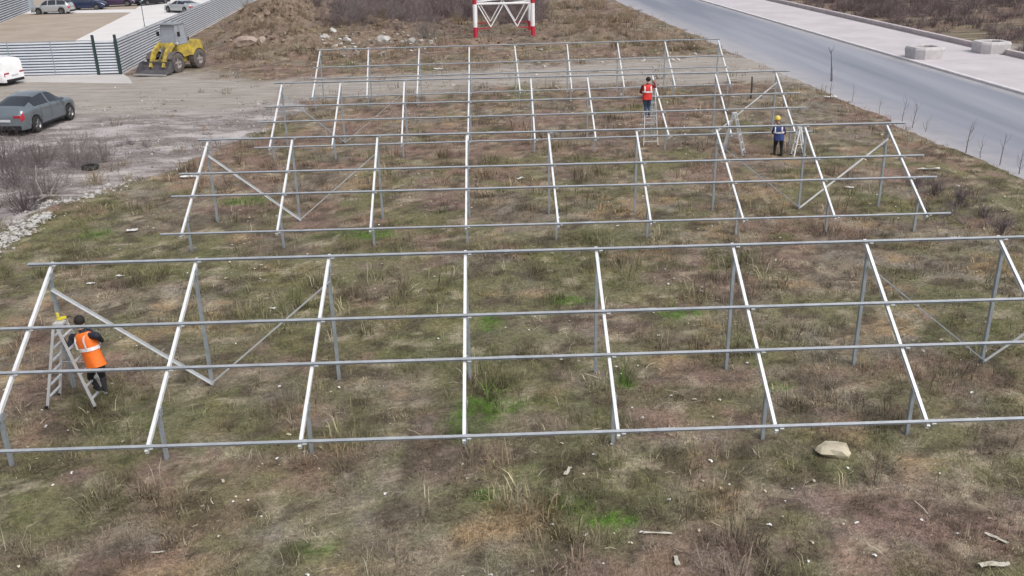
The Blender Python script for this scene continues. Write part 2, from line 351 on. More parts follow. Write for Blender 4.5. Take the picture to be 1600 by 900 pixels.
M_KERB = mat('kerb_concrete', (.62, .59, .59), .85, var=.12, scale=1.5, bump=.2)
M_PAVE = mat('paving', (.43, .405, .42), .85, col2=(.54, .495, .515), scale=.35, bump=.15, bscale=25)
M_WALL = mat('low_wall_concrete', (.50, .44, .44), .85, var=.16, scale=1.2, bump=.2)
def road_edge():
    # ragged inner edge where the verge creeps over the asphalt
    ys = np.concatenate([np.arange(-60, 10, 5), np.arange(10, 120, .6), np.arange(120, 900, 20)]); V = []; F = []
    for y in ys:
        w = (float(fbm(np.array([3.3]), np.array([y]), .45, 4)[0])-.5)*.7
        V += [(ROAD_IN-.7+K*y, y, .004), (ROAD_OUT+K*y, y, .02)]
    for i in range(len(ys)-1): F.append((2*i, 2*i+1, 2*i+3, 2*i+2))
    tag(MB().add(V, F).build('road', asphalt_material()), 'grey asphalt road running past the field', kind='structure')
road_edge()
slab('kerb', ROAD_OUT, ROAD_OUT+.28, -.1, .15, M_KERB, label='pale concrete kerb between road and pavement')
slab('pavement', ROAD_OUT+.28, WALK_OUT-.45, -.1, .135, M_PAVE, cham=.001, label='wide pale pavement beyond the road')
slab('gutter', WALK_OUT-.45, WALK_OUT-.02, -.1, .10, mat('gutter_dark', (.25, .22, .23), .9, scale=2, var=.2), label='dark joint at the back of the pavement', cham=.001)
slab('low_wall', WALK_OUT, WALK_OUT+.35, -.3, .42, M_WALL, label='low concrete edging wall behind the pavement')
tag(bpy.data.objects['low_wall'], 'long low concrete edging wall between pavement and brush', 'wall'); del bpy.data.objects['low_wall']['kind']

# yard ground, concrete drive and apron
M_YARD = mat('yard_sand', (.30, .245, .195), .95, col2=(.40, .33, .27), scale=.35, bump=.3, bscale=8)
M_CONC = mat('yard_concrete', (.60, .575, .56), .85, col2=(.68, .655, .645), scale=.3, bump=.15)
tag(MB().add([(-110, 62.2, .0), (fence_b_x(62.2)-.3, 62.2, .0), (fence_b_x(160)-.3, 160, .0), (-110, 160, .0)], [(0, 1, 2, 3)]).build('yard', M_YARD), 'sandy yard inside the fence', kind='structure')
a, b_, c_, d_ = gp(118, 63), gp(206, 19), Vector((-49.5, 145, 0)), Vector((fence_b_x(145)-.35, 145, 0)); e_ = Vector((fence_b_x(70)-.35, 70, 0)); f_ = Vector((-30.3, 70.5, 0))
tag(MB().add([(q.x, q.y, .005) for q in (a, f_, e_, d_, c_, b_)], [(0, 1, 2, 3, 4, 5)]).build('concrete_drive', M_CONC), 'pale concrete drive inside the fence', kind='structure')
g0, g1 = gp(86, 19.0), gp(206, 13)
tag(MB().add([(-62, 116, .009), (-41, 113.5, .009), (-41, 118, .009), (-62, 121, .009)], [(0, 1, 2, 3)]).build('concrete_kerb', M_CONC), 'pale strip at the back of the sandy yard', kind='structure')
M_APRON = mat('apron_concrete', (.44, .42, .405), .9, col2=(.52, .50, .48), scale=.5, bump=.15)
ap = [gp(-30, 131), gp(60, 128.5), gp(130, 129.5), gp(207, 131), gp(201, 121), gp(192, 116), gp(-30, 116)]
tag(MB().add([(q.x, q.y, .02) for q in ap]+[(q.x, q.y, -.1) for q in ap], [tuple(range(7))]+[(i, (i+1) % 7, 7+(i+1) % 7, 7+i) for i in range(7)]).build('concrete_apron', M_APRON), 'pale concrete apron in front of the slatted fence', kind='structure')

# ------------------------------------------------------------------ solar panel racks
M_RAFTER = mat('bright_zinc', (.74, .755, .77), .42, .15, var=.10, scale=5)
M_PURLIN = mat('weathered_zinc', (.34, .362, .39), .5, .25, var=.16, scale=4)
M_POST = mat('galvanised_post', (.31, .345, .375), .5, .3, var=.18, scale=5)
M_BRACE = mat('brace_zinc', (.50, .52, .54), .45, .2, var=.10, scale=4)
M_BOLT = mat('bolt_steel', (.30, .31, .33), .4, .6)
LAB = ['bare steel solar panel frame nearest the camera, crossing the whole foreground', 'bare steel solar panel frame second from the camera, with two braces each side',
       'bare steel solar panel frame third from the camera, a worker standing up through it', 'bare steel solar panel frame farthest from the camera, along the sandy track']
C_RAFT = [(x*.62, y*.72) for x, y in [(-.045, 0), (.045, 0), (.045, -.03), (.036, -.03), (.036, -.009), (-.036, -.009), (-.036, -.091), (.036, -.091), (.036, -.07), (.045, -.07), (.045, -.10), (-.045, -.10)]]
def c_prof(w, h, t, lip):      # opens towards +side
    return [(-w, h), (w, h), (w, h-lip), (w-t, h-lip), (w-t, h-t), (-w+t, h-t), (-w+t, -h+t), (w-t, -h+t), (w-t, -h+lip), (w, -h+lip), (w, -h), (-w, -h)]
def rack(ri, R):
    org = Vector((sum(R['tx'])/9, R['ty'][1], 0)); T = thing('solar_rack', LAB[ri], 'solar frame', org, group='bare steel frames for solar panels in rows')
    rl = lambda p: Vector(p)-org
    tops = [Vector((x, R['ty'][0]*x+R['ty'][1], HT)) for x in R['tx']]; bots = [Vector((x, R['by'][0]*x+R['by'][1], HB)) for x in R['bx']]
    lat = Vector((1, 0, 0))
    for t, b in zip(tops, bots):
        d = (b-t).normalized(); nrm = lat.cross(d); nrm = nrm if nrm.z > 0 else -nrm
        off = -nrm*.030
        o = MB().prism(C_RAFT, rl(t-d*.06+off), rl(b+d*.035+off), nrm).build('rafter', M_RAFTER, T)
        # rear and front posts: C sections that bolt to the side of the rafter
        def on(s): return t+(b-t)*s
        for nm, s, tw in (('rear_post', .045, .07), ('front_post', .80, .07)):
            q = on(s); foot = Vector((q.x, q.y, 0)); gz = hz(foot.x, foot.y)-.25
            topz = q.z-.115
            po = MB().prism(c_prof(.036, .030, .005, .014), rl((foot.x, foot.y, gz)), rl((foot.x, foot.y, topz)), (1, 0, 0)).build(nm, M_POST, T)
            pl = MB().box((-.006, -.075, -.10), (.006, .075, .035)).build('bracket', M_POST, po, loc=rl((foot.x+.043, foot.y, q.z-.10)))
            MB().lathe([(0, 0), (0, .016), (.014, .016), (.014, 0)], (0, 0, 0), (1, 0, 0), 6).build('bolt', M_BOLT, po, loc=rl((foot.x+.049, foot.y, q.z-.12)))
    for k, s in enumerate((0.012, .385, .62, .994)):
        pts = [t+(b-t)*s for t, b in zip(tops, bots)]
        d = (bots[4]-tops[4]).normalized(); e = (pts[-1]-pts[0]).normalized(); nrm = e.cross(d); nrm = nrm if nrm.z > 0 else -nrm
        jig = [random.uniform(-.05, .05) for _ in range(2)]
        ext0 = R['ov'][0]+jig[0]+(.22 if 0 < k else 0)*(ri < 3); ext1 = R['ov'][1]+jig[1]+(.14 if k else 0)*(ri < 3)
        p0 = pts[0]-e*ext0; p1 = pts[-1]+e*ext1
        sgn = 1 if e.cross(nrm).dot(d) > 0 else -1
        prof = [(sgn*x, y) for x, y in c_prof(.025, .022, .004, .010)]
        # straight between rafters, following their slight unevenness
        m = MB(); ch = [p0]+[q+nrm*random.uniform(-.004, .006) for q in pts]+[p1]
        # two lengths with a visible joint
        j = 4+(k % 2); pa, pb = ch[j], ch[j+1]; mid = pa+(pb-pa)*.3
        for seg in ((p0, mid), (mid, p1)):
            m.prism(prof, rl(seg[0]+nrm*.024), rl(seg[1]-e*.006+nrm*.024), nrm)
        po = m.build('purlin', M_PURLIN, T)
        MB().prism([(sgn*x, y) for x, y in c_prof(.029, .026, .003, .009)], rl(mid-e*.15+nrm*.024), rl(mid+e*.15+nrm*.024), nrm).build('splice_sleeve', M_PURLIN, po)
        cl = MB()
        for q in pts: cl.prism([(-.05, 0), (.05, 0), (.05, .012), (-.05, .012)], rl(q+e*.05-d*.0+nrm*.0), rl(q+e*.12+nrm*.0), nrm)
        tag(cl.build('cleats', M_BRACE, po), kind='stuff')
    def foot(i):
        q = tops[i]+(bots[i]-tops[i])*.045; return Vector((q.x+.02, q.y-.06, hz(q.x, q.y)+.06))
    def head(i):
        q = tops[i]+(bots[i]-tops[i])*.045; return Vector((q.x+.02, q.y-.06, HT-.46))
    br = [(0, 1, M_BRACE, .030), (2, 1, M_BRACE, .016), (8, 7, M_RAFTER if ri else M_BRACE, .028), (6, 7, M_POST, .012)]
    if ri == 2: br = [(0, 1, M_POST, .018), (2, 1, M_BRACE, .010), (8, 7, M_RAFTER, .026)]
    if ri == 3: br = []
    for i, j, mm, w in br:
        p, q = head(i), foot(j); q = q+(q-p).normalized()*.05+Vector((0, -.02*(i > j), 0))
        MB().prism([(-.005, -w), (.04, -w), (.04, -w+.006), (.001, -w+.006), (.001, w), (-.005, w)], rl(p), rl(q), (0, 0, 1)).build('brace', mm, T)
for i, R in enumerate(ROWS): rack(i, R)

# ------------------------------------------------------------------ slatted fences round the yard
M_SLAT = mat('fence_slat', (.66, .69, .74), .45, .1, var=.06, scale=2)
M_SLATPOST = mat('fence_post_grey', (.30, .33, .38), .5, .2, var=.1)
M_GAPSHADE = mat('slat_gap_shade', (.075, .09, .125), .6)  # dark colour stands in for the shade between the slats
M_GREENPOST = mat('gate_post_dark', (.025, .05, .05), .5, var=.2)
SLAT_ME = {}
def slat_mesh(ln):
    k = round(ln, 2)
    if k not in SLAT_ME:
        prof = [(-.008, -.050), (.006, -.050), (.014, -.034), (.014, .034), (.006, .050), (-.008, .050)]
        SLAT_ME[k] = MB().prism(prof, (0, 0, 0), (k, 0, 0), (0, 0, 1)).mesh('slat', M_SLAT)
    return SLAT_ME[k]
def fence(label, p0, p1, bays, posts=True, hgt=2.12, join_from=None, group=None, tall=()):
    p0, p1 = Vector(p0), Vector(p1); T = thing('slatted_fence', label, 'fence', p0, math.atan2(p1.y-p0.y, p1.x-p0.x), group)
    Lg = (p1-p0).length; n = 12; pitch = hgt/n; jm = MB()
    for b in range(bays):
        x0 = Lg*b/bays; ln = Lg/bays-.07
        for i in range(n):
            z = .08+pitch*(i+.5)
            if join_from is not None and b >= join_from:
                jm.prism([(-.008, -.050), (.014, -.036), (.014, .036), (-.008, .050)], (x0+.035, random.uniform(-.004, .004), z), (x0+.035+ln, 0, z), (0, 0, 1)); continue
            o = link('slat', slat_mesh(ln), T, (x0+.035, random.uniform(-.004, .004), z)); o.rotation_euler = (random.uniform(-.06, .02), random.uniform(-.0015, .0015), 0)
    if jm.v: tag(jm.build('far_slats', M_SLAT, T), kind='stuff')
    bk = MB().box((-.03, -.035, -.1), (.03, .07, hgt+.10)).mesh('post', M_SLATPOST)
    for b in range(bays+1):
        if b in tall: continue
        link('post', bk, T, (Lg*b/bays, .02, 0))
    MB().box((.03, .022, .06), (Lg-.03, .030, hgt+.05)).build('gap_shade_sheet', M_GAPSHADE, T)  # added dark sheet, paints the shadow lines between slats
    MB().box((0, -.02, hgt+.085), (Lg, .03, hgt+.125)).build('top_rail', M_SLATPOST, T)
    MB().box((0, -.03, -.12), (Lg, .10, .06)).build('plinth', M_KERB, T)
    return T
fa0, fa1 = gp(-92, 118.5), gp(152, 118.5)
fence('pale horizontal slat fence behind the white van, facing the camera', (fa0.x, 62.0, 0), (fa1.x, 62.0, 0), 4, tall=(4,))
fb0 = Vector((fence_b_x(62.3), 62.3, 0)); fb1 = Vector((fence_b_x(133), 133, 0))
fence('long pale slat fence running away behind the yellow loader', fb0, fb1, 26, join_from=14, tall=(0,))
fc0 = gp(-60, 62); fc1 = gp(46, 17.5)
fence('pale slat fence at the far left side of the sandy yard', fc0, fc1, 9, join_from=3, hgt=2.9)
gt = thing('pedestrian_gate', 'narrow slatted gate between two tall dark posts at the fence corner', 'gate', (fa1.x, 62.0, 0))
gw = fb0.x-fa1.x
for xx in (0.0, gw): MB().box((xx-.075, -.07, -.1), (xx+.075, .08, 2.56)).build('gate_post', M_GREENPOST, gt, bevel=.01)
for i in range(12):
    o = link('slat', slat_mesh(gw-.24), gt, (.12, .0, .08+2.12/12*(i+.5))); o.rotation_euler = (-.03, 0, 0)
MB().box((.1, .022, .06), (gw-.1, .03, 2.17)).build('gap_shade_sheet', M_GAPSHADE, gt)  # same added sheet, shadow lines of the gate slats as colour
MB().box((gw-.22, -.06, 1.1), (gw-.14, -.02, 1.16)).build('handle', M_BOLT, gt)
pl = gp(226, 41)
o = thing('slim_pole', 'slim dark pole standing on the concrete drive behind the fence', 'pole', (pl.x, pl.y, 0))
MB().tube([(0, 0, -.1), (0, 0, 2.9)], [.035, .03], 8).build('shaft', M_GREENPOST, o); MB().box((-.12, -.12, 0), (.12, .12, .03)).build('base_plate', M_GREENPOST, o)
cp = gp(49, 16)
o = thing('corner_post', 'grey sheet-clad corner post at the end of the far left fence', 'post', (cp.x, cp.y, 0))
MB().box((-.35, -.3, 0), (.35, .3, 3.4)).build('cladding', mat('corner_sheet', (.33, .37, .41), .5, .1, var=.1), o, bevel=.03); MB().box((-.4, -.35, 3.4), (.4, .35, 3.46)).build('cap', M_SLATPOST, o)

# ------------------------------------------------------------------ vehicles
M_GLASS = mat('dark_glass', (.016, .020, .026), .04, .0, var=.1, spec=1.0)
M_TYRE = mat('tyre', (.022, .021, .021), .85, var=.25, scale=20)
M_RIM = mat('alloy', (.22, .22, .23), .35, .7)
M_BLACK = mat('black_trim', (.012, .012, .014), .6)
M_RED = mat('tail_lamp', (.35, .012, .03), .25, spec=.7)
M_LAMP = mat('head_lamp', (.55, .57, .6), .2, spec=.8)
def interp(x, pts):
    xs, ys = zip(*pts); return float(np.interp(x, xs, ys))
def sm(x, pts, d=.10): return sum(w*interp(x+k*d*.6, pts) for k, w in zip(range(-3, 4), (1, 3, 5, 6, 5, 3, 1)))/24
def wheel(parent, x, y, r, w, out, rim=M_RIM, spokes=5, tyre=M_TYRE, rr=.66):
    wl = bpy.data.objects.new('wheel', None); COL.objects.link(wl); wl.parent = parent; wl.location = (x, y, r)
    s = 1 if out > 0 else -1
    MB().lathe([(-w/2, r*rr), (-w/2, r*.93), (-w/2+.03, r), (w/2-.03, r), (w/2, r*.93), (w/2, r*rr), (-w/2, r*rr)], (0, 0, 0), (0, 1, 0), 28).build('tyre', tyre, wl, smooth=35)
    m = MB().lathe([(w/2*.8, r*rr), (w/2*.55, r*rr*.92), (w/2*.35, r*rr*.85), (w/2*.30, 0)], (0, 0, 0), (0, s, 0), 24)
    for i in range(spokes):
        q = 2*math.pi*i/spokes; d = Vector((math.cos(q), 0, math.sin(q)))
        m.prism([(-.035*r/.34, 0), (.035*r/.34, 0), (.02*r/.34, .03), (-.02*r/.34, .03)], d*.03+Vector((0, s*w*.28, 0)), d*(r*rr*.95)+Vector((0, s*w*.36, 0)), (0, s, 0))
    m.build('rim', rim, wl, smooth=30)
    return wl
def car(name, label, cat, loc, head, sp, paint, group=None):
    T = thing(name, label, cat, loc, math.atan2(head[1], head[0]), group)
    L, wb, R = sp['L'], sp['wb'], sp['R']; xw = (-wb/2+sp.get('wo', 0), wb/2+sp.get('wo', 0)); A = R+.055
    xs = set(np.linspace(-L/2, L/2, 61).round(3))
    for c in xw: xs |= set((c+A*np.sin(np.linspace(-math.pi/2, math.pi/2, 15))).round(3))
    for e in (.02, .05, .1): xs |= {round(-L/2+e, 3), round(L/2-e, 3)}
    for e in sp['cuts']: xs.add(e)
    xs = sorted(xs); rows = []
    for x in xs:
        zt = sm(x, sp['top']); zb = min(sm(x, sp['belt']), zt-.01); w = sm(x, sp['w'], .06); wr = w*sm(x, sp['wr'], .12)
        z0 = sp['z0']
        for c in xw:
            if abs(x-c) < A: z0 = max(z0, R+math.sqrt(max(0, A*A-(x-c)**2))-.01)
        z0 = min(z0, zb-.04); g = min(1, max(0, (zt-zb)/.3))
        P = [(w*.93, z0), (w*.985, z0+(zb-z0)*.22), (w, z0+(zb-z0)*.6), (w*.99, z0+(zb-z0)*.86), (w*.955, zb)]
        a = (w*.955, zb); b = (wr, zt-.055*g-.004)
        P += [(a[0]+(b[0]-a[0])*.08, a[1]+(b[1]-a[1])*.08), b, (wr*.86, zt-.012), (wr*.45, zt), (0, zt+.004)]
        rows.append(P)
    nj = len(rows[0]); V = []; full = 2*nj-1
    for x, P in zip(xs, rows): V += [(x, y, z) for y, z in P]+[(x, -y, z) for y, z in reversed(P[:-1])]
    parts = {}
    for i in range(len(xs)-1):
        xm = (xs[i]+xs[i+1])/2
        for j in range(full-1):
            jj = j if j < nj-1 else full-2-j; side = 'l' if j < nj-1 else 'r'; key = 'body'
            for nm, x0, x1 in sp['side']:
                if jj == 5 and x0 < xm < x1: key = ('side_window', nm+side)
            for nm, x0, x1 in sp['screen']:
                if jj >= 6 and x0 < xm < x1: key = (nm, '')
            if jj in (2, 3) and xm < -L/2+sp.get('tl', .14): key = ('tail_light', side)
            if jj in (3,) and xm > L/2-.34: key = ('headlight', side)
            k = i*full; parts.setdefault(key, []).append((k+j, k+j+1, k+full+j+1, k+full+j))
    body = parts.pop('body')+[tuple(range(full)), tuple(range((len(xs)-1)*full, len(xs)*full))]
    bo = MB().add(V, body).build('body', paint, T, smooth=40)
    for (nm, k), F in parts.items():
        used = sorted({i for f in F for i in f}); mp = {u: q for q, u in enumerate(used)}
        MB().add([V[u] for u in used], [tuple(mp[i] for i in f) for f in F]).build(nm, {'tail_light': M_RED, 'headlight': M_LAMP}.get(nm, M_GLASS), T, smooth=40)
    wmax = max(w for _, w in sp['w'])
    MB().box((-L/2+.25, -wmax*.8, sp['z0']+.02), (L/2-.25, wmax*.8, sp['z0']+.25)).build('underbody', M_BLACK, T)
    for c in xw:
        MB().box((c-A, -wmax*.88, R), (c+A, wmax*.88, R+A*.8)).build('wheel_housing', M_BLACK, T)
        for s in (-1, 1): wheel(T, c, s*(wmax-.13), R, .23, s)
    we = sm(-L/2+.03, sp['w'], .06)
    MB().box((-L/2-.025, -we*.92, sp['z0']), (-L/2+.2, we*.92, sp['z0']+.20)).build('rear_bumper', sp.get('bump', M_BLACK), T, bevel=.02)
    MB().box((L/2-.2, -we*.85, sp['z0']), (L/2+.025, we*.85, sp['z0']+.18)).build('front_bumper', M_BLACK, T, bevel=.02)
    zl = sm(-L/2+.05, sp['belt'])
    for s in (-1, 1):
        y0, y1 = sorted((s*we*.55, s*we*.97)); MB().box((-L/2-.015, y0, zl-.13), (-L/2+.05, y1, zl-.015)).build('tail_light', M_RED, T, bevel=.012)
        xm = sp['mir']; ym = sm(xm, sp['w'])*.97; zm = sm(xm, sp['belt'])+.06
        MB().box((xm-.10, min(s*ym, s*(ym+.20)), zm-.02), (xm+.04, max(s*ym, s*(ym+.20)), zm+.10)).build('mirror', paint, T, bevel=.03)
    MB().box((-L/2-.03, -.26, zl-.30), (-L/2, .26, zl-.19)).build('number_plate', M_LAMP, T)
    zc = sm(0, sp['belt'])-.12
    for s in (-1, 1):
        for x in sp.get('seam', ()):
            z0_, z1_ = sp['z0']+.10, sm(x, sp['belt']); ws = sm(x, sp['w'], .06)
            pts = [(x, s*(ws*f+.001), z0_+(z1_-z0_)*t) for t, f in ((.06, .965), (.22, .987), (.6, 1.0), (.86, .99), (1.0, .957))]
            MB().tube(pts, .008, 5).build('door_seam', M_BLACK, T)
    for s in (-1, 1):
        for x in sp['hand']: MB().box((x-.09, s*(wmax-.02)-.025, zc-.012), (x+.09, s*(wmax-.02)+.025, zc+.012)).build('door_handle', paint, T)
        MB().box((xw[0]+A, s*(wmax*.955)-.02, sp['z0']-.01), (xw[1]-A, s*(wmax*.955)+.02, sp['z0']+.05)).build('sill', M_BLACK, T)
    return T
SEDAN = dict(L=4.9, wb=2.92, R=.345, z0=.20, wo=.02, cuts=[-1.95, -1.0, -1.45, -.22, -.12, .32, 1.02, .95], mir=.78, hand=(-.45, .45),
  top=[(-2.45, .70), (-2.40, .95), (-2.25, 1.03), (-1.95, 1.08), (-1.0, 1.33), (-.3, 1.41), (.2, 1.385), (.4, 1.34), (1.05, .99), (1.9, .90), (2.25, .78), (2.42, .62), (2.45, .5)],
  belt=[(-2.45, .66), (-2.36, .93), (-1.6, .985), (-.5, .95), (1.0, .905), (1.9, .82), (2.3, .66), (2.45, .45)],
  w=[(-2.45, .70), (-2.36, .82), (-1.9, .905), (-1.3, .93), (0, .92), (1.4, .92), (1.9, .89), (2.25, .78), (2.45, .58)],
  wr=[(-2.45, .90), (-1.95, .80), (-1.0, .64), (0, .66), (.35, .68), (1.05, .80), (2.0, .84), (2.45, .86)],
  side=[('a', -1.45, -.22), ('b', -.12, .95)], screen=[('windscreen', .32, 1.02), ('rear_window', -1.95, -1.0)])
WAGON = dict(L=4.6, wb=2.7, R=.35, z0=.24, cuts=[-2.12, -1.75, -1.9, -.9, -.8, .1, .2, .55, 1.15, 1.05], mir=.9, hand=(-.6, .35),
  top=[(-2.3, .8), (-2.26, 1.1), (-2.1, 1.25), (-1.85, 1.60), (-.5, 1.66), (.4, 1.60), (1.15, 1.08), (1.9, .98), (2.2, .84), (2.3, .6)],
  belt=[(-2.3, .7), (-2.2, 1.02), (0, 1.0), (1.1, .97), (1.9, .88), (2.2, .7), (2.3, .5)],
  w=[(-2.3, .74), (-2.2, .84), (-1.7, .90), (0, .91), (1.5, .90), (2.0, .82), (2.3, .62)],
  wr=[(-2.3, .86), (-1.9, .74), (0, .74), (.5, .74), (1.15, .82), (2.3, .86)],
  side=[('a', -1.9, -.9), ('b', -.8, .1), ('c', .2, 1.05)], screen=[('windscreen', .55, 1.15), ('rear_window', -2.12, -1.85)])
VAN = dict(L=4.9, wb=3.0, R=.34, z0=.24, wo=-.05, cuts=[.75, .85, 1.25, 1.65, 1.6], mir=1.35, hand=(-.5, .9), tl=.05,
  top=[(-2.45, 1.5), (-2.43, 1.75), (-2.3, 1.86), (-1.8, 1.93), (.5, 1.93), (1.0, 1.82), (1.7, 1.15), (2.2, .95), (2.45, .6)],
  belt=[(-2.45, .85), (-2.3, 1.08), (1.5, 1.05), (2.2, .85), (2.45, .5)],
  w=[(-2.45, .78), (-2.38, .87), (-2.1, .92), (1.5, .92), (2.1, .82), (2.45, .6)],
  wr=[(-2.45, .92), (-2.0, .86), (.8, .84), (1.7, .86), (2.45, .86)],
  side=[('a', .85, 1.6)], screen=[('windscreen', 1.0, 1.65)], bump=M_BLACK)
def paint(n, c, rough=.28, metal=.35): return mat(n, c, rough, metal, var=.06, scale=1.5)
P_GREY = paint('grey_paint', (.19, .22, .245), .16, .45); P_WHITE = paint('white_paint', (.82, .82, .83), .35, 0); P_SILVER = paint('silver_paint', (.45, .47, .48)); P_NAVY = paint('navy_paint', (.03, .04, .085)); P_BLK = paint('black_paint', (.02, .02, .024)); P_PLUM = paint('plum_paint', (.07, .045, .09))
COUPE = dict(SEDAN, seam=(-1.02, -.17, .98), R=.385, z0=.28, wb=2.95, top=[(x, z*1.21) for x, z in SEDAN['top']], belt=[(x, z*1.2) for x, z in SEDAN['belt']], w=[(x, w*1.06) for x, w in SEDAN['w']])
hd = Vector((.10, .995)).normalized(); rw = gp(61, 206.5); fwd = Vector((hd.x, hd.y, 0)); rgt = Vector((hd.y, -hd.x, 0))
cc = Vector((rw.x, rw.y, 0))+fwd*1.44-rgt*.90
car('coupe_crossover', 'grey fastback crossover car parked on the dirt at the left edge', 'car', (cc.x, cc.y, hz(cc.x, cc.y)+.01), fwd, COUPE, P_GREY)
vh = Vector((-.97, .25, 0)).normalized(); crn = gp(11, 135.5); vl = Vector((-vh.y, vh.x, 0)); vc = Vector((crn.x, crn.y, 0))+vh*2.45-vl*.85
car('van', 'white panel van cut by the left edge, standing in front of the fence', 'van', (vc.x, vc.y, .02), vh, VAN, P_WHITE).scale = (1, 1, .84)
q = gp(79, 22.5); car('estate_car', 'silver estate car parked at the back of the sandy yard', 'car', (q.x, q.y+.9, 0), (-1, .03), WAGON, P_SILVER)
q = gp(133, 16.0); car('estate_car', 'dark navy estate car at the back of the yard beside the silver one', 'car', (q.x, q.y+.9, 0), (1, .05), WAGON, P_NAVY)
q = gp(178, 11.0); car('estate_car', 'dark plum car at the back of the yard left of the black car', 'car', (q.x, q.y+1.2, 0), (.98, .2), WAGON, P_PLUM)
q = gp(229, 9.0); car('sedan', 'black car at the top of the concrete drive', 'car', (q.x, q.y+2.2, 0), (-.5, -.86), SEDAN, P_BLK)
q = gp(281, 21.0); car('sedan', 'silver car half hidden behind the long slat fence', 'car', (q.x-.1, q.y+1.5, 0), (-.82, .57), SEDAN, P_SILVER)

# yellow wheel loader
M_YEL = mat('loader_yellow', (.20, .155, .07), .6, col2=(.60, .45, .05), scale=3.0, bump=.1)
M_LGLASS = mat('cab_glass', (.30, .32, .36), .15, var=.1, spec=.7); M_CAB = mat('cab_grey', (.24, .25, .27), .5)
M_BUCK = mat('bucket_steel', (.055, .055, .075), .6, col2=(.12, .11, .11), scale=3); M_DUSTY = mat('dusty_tyre', (.11, .095, .09), .95, var=.3, scale=6)
def loader():
    h = Vector((-.34, -.94, 0)).normalized(); c = gp(277, 113.5)
    T = thing('wheel_loader', 'yellow wheel loader with grey cab and lowered bucket beside the slat fence', 'loader', (c.x-.35, c.y+1.35, 0), math.atan2(h.y, h.x))
    for x in (-1.15, 1.15):
        for s in (-1, 1):
            w = wheel(T, x, s*.80, .63, .46, s, mat('loader_rim', (.30, .27, .26), .7), 4, M_DUSTY, .55)
            lug = MB()
            for k in range(18):
                a = 2*math.pi*k/18
                for d in (-1, 1):
                    p = Vector((math.cos(a)*.625, d*.2, math.sin(a)*.625)); q = Vector((math.cos(a+.16)*.632, d*.01, math.sin(a+.16)*.632)); lug.prism([(-.03, 0), (.03, 0), (.03, .03), (-.03, .03)], p, q, (math.cos(a), 0, math.sin(a)))
            tag(lug.build('tread_lugs', M_DUSTY, w), kind='stuff')
    MB().box((-2.1, -.42, .50), (1.7, .42, .86)).build('chassis', M_YEL, T, bevel=.03)
    MB().box((-2.25, -.66, .86), (-.50, .66, 1.80), taper=(.92, .88)).build('engine_hood', M_YEL, T, bevel=.07)
    for s in (-1, 1): MB().box((-1.8, s*.61-.012, 1.02), (-.95, s*.61+.012, 1.22)).build('side_grille', M_BLACK, T)
    MB().box((-2.42, -.60, .55), (-2.2, .60, 1.25)).build('counterweight', M_BUCK, T, bevel=.05)
    MB().tube([(-1.2, .25, 1.6), (-1.2, .25, 2.05)], .045, 10).build('exhaust', M_BLACK, T)
    for x in (-1.15, 1.15):
        for s in (-1, 1):
            m = MB(); n = 9; V = []
            for i in range(n):
                a = math.radians(25+130*i/(n-1))
                for r in (.70, .74):
                    for y in (s*.58, s*1.02): V.append((x+math.cos(a)*r, y, .63+math.sin(a)*r))
            F = []
            for i in range(n-1):
                k = 4*i; F += [(k, k+1, k+5, k+4), (k+2, k+6, k+7, k+3), (k, k+4, k+6, k+2), (k+1, k+3, k+7, k+5)]
            F += [(0, 2, 3, 1), (4*n-4, 4*n-3, 4*n-1, 4*n-2)]
            m.add(V, F).build('mudguard', M_YEL if x < 0 else M_DUSTY, T)
    # cab
    ZC = 1.72
    cb = bpy.data.objects.new('cab', None); COL.objects.link(cb); cb.parent = T; cb.location = (-.05, 0, 0)
    x0, x1, w0, w1, z0, z1 = -.55, .62, .62, .52, 1.05, 2.98
    MB().box((x0, -w0, .86), (x1, w0, ZC)).build('cab_base', M_YEL, cb, bevel=.03)
    MB().box((x0-.06, -w1-.08, z1), (x1+.08, w1+.08, z1+.10), taper=(.92, .92)).build('roof', M_CAB, cb, bevel=.03)
    cn = [((x0, -w0), (x0+.05, -w1)), ((x1, -w0), (x1-.14, -w1)), ((x1, w0), (x1-.14, w1)), ((x0, w0), (x0+.05, w1))]
    for a, b in cn: MB().tube([(a[0], a[1], ZC), (b[0], b[1], z1)], .042, 6).build('pillar', M_CAB, cb)
    for i in range(4):
        a0, b0 = cn[i]; a1, b1 = cn[(i+1) % 4]
        MB().add([(a0[0], a0[1], ZC), (a1[0], a1[1], ZC), (b1[0], b1[1], z1), (b0[0], b0[1], z1)], [(0, 1, 2, 3)]).build('window', M_LGLASS, cb)
    for s in (-1, 1): MB().box((.1, s*.57-.02, ZC), (.14, s*.57+.02, z1)).build('door_post', M_CAB, cb)
    MB().box((.5, -.92, 2.25), (.56, -.72, 2.55)).build('mirror', M_BLACK, cb, bevel=.01); MB().box((.5, .72, 2.25), (.56, .92, 2.55)).build('mirror', M_BLACK, cb, bevel=.01)
    MB().box((-.25, -.22, ZC), (.15, .22, 2.3)).build('seat', M_BLACK, cb, bevel=.05)
    # front frame, arms, ram, bucket
    MB().box((.70, -.30, .70), (1.15, .30, 1.85), taper=(.7, .9)).build('front_tower', M_YEL, T, bevel=.03)
    for s in (-1, 1):
        MB().prism([(-.10, -.14), (.10, -.14), (.10, .14), (-.10, .14)], (.80, s*.50, 1.80), (1.62, s*.50, 1.25), (0, 0, 1)).prism([(-.10, -.13), (.10, -.13), (.10, .13), (-.10, .13)], (1.58, s*.50, 1.28), (2.02, s*.50, .42), (1, 0, 1)).build('lift_arm', M_YEL, T)
        MB().box((.62, s*.74-.09, 1.75), (.74, s*.74+.09, 1.9)).build('work_light', M_LAMP, T, bevel=.02)
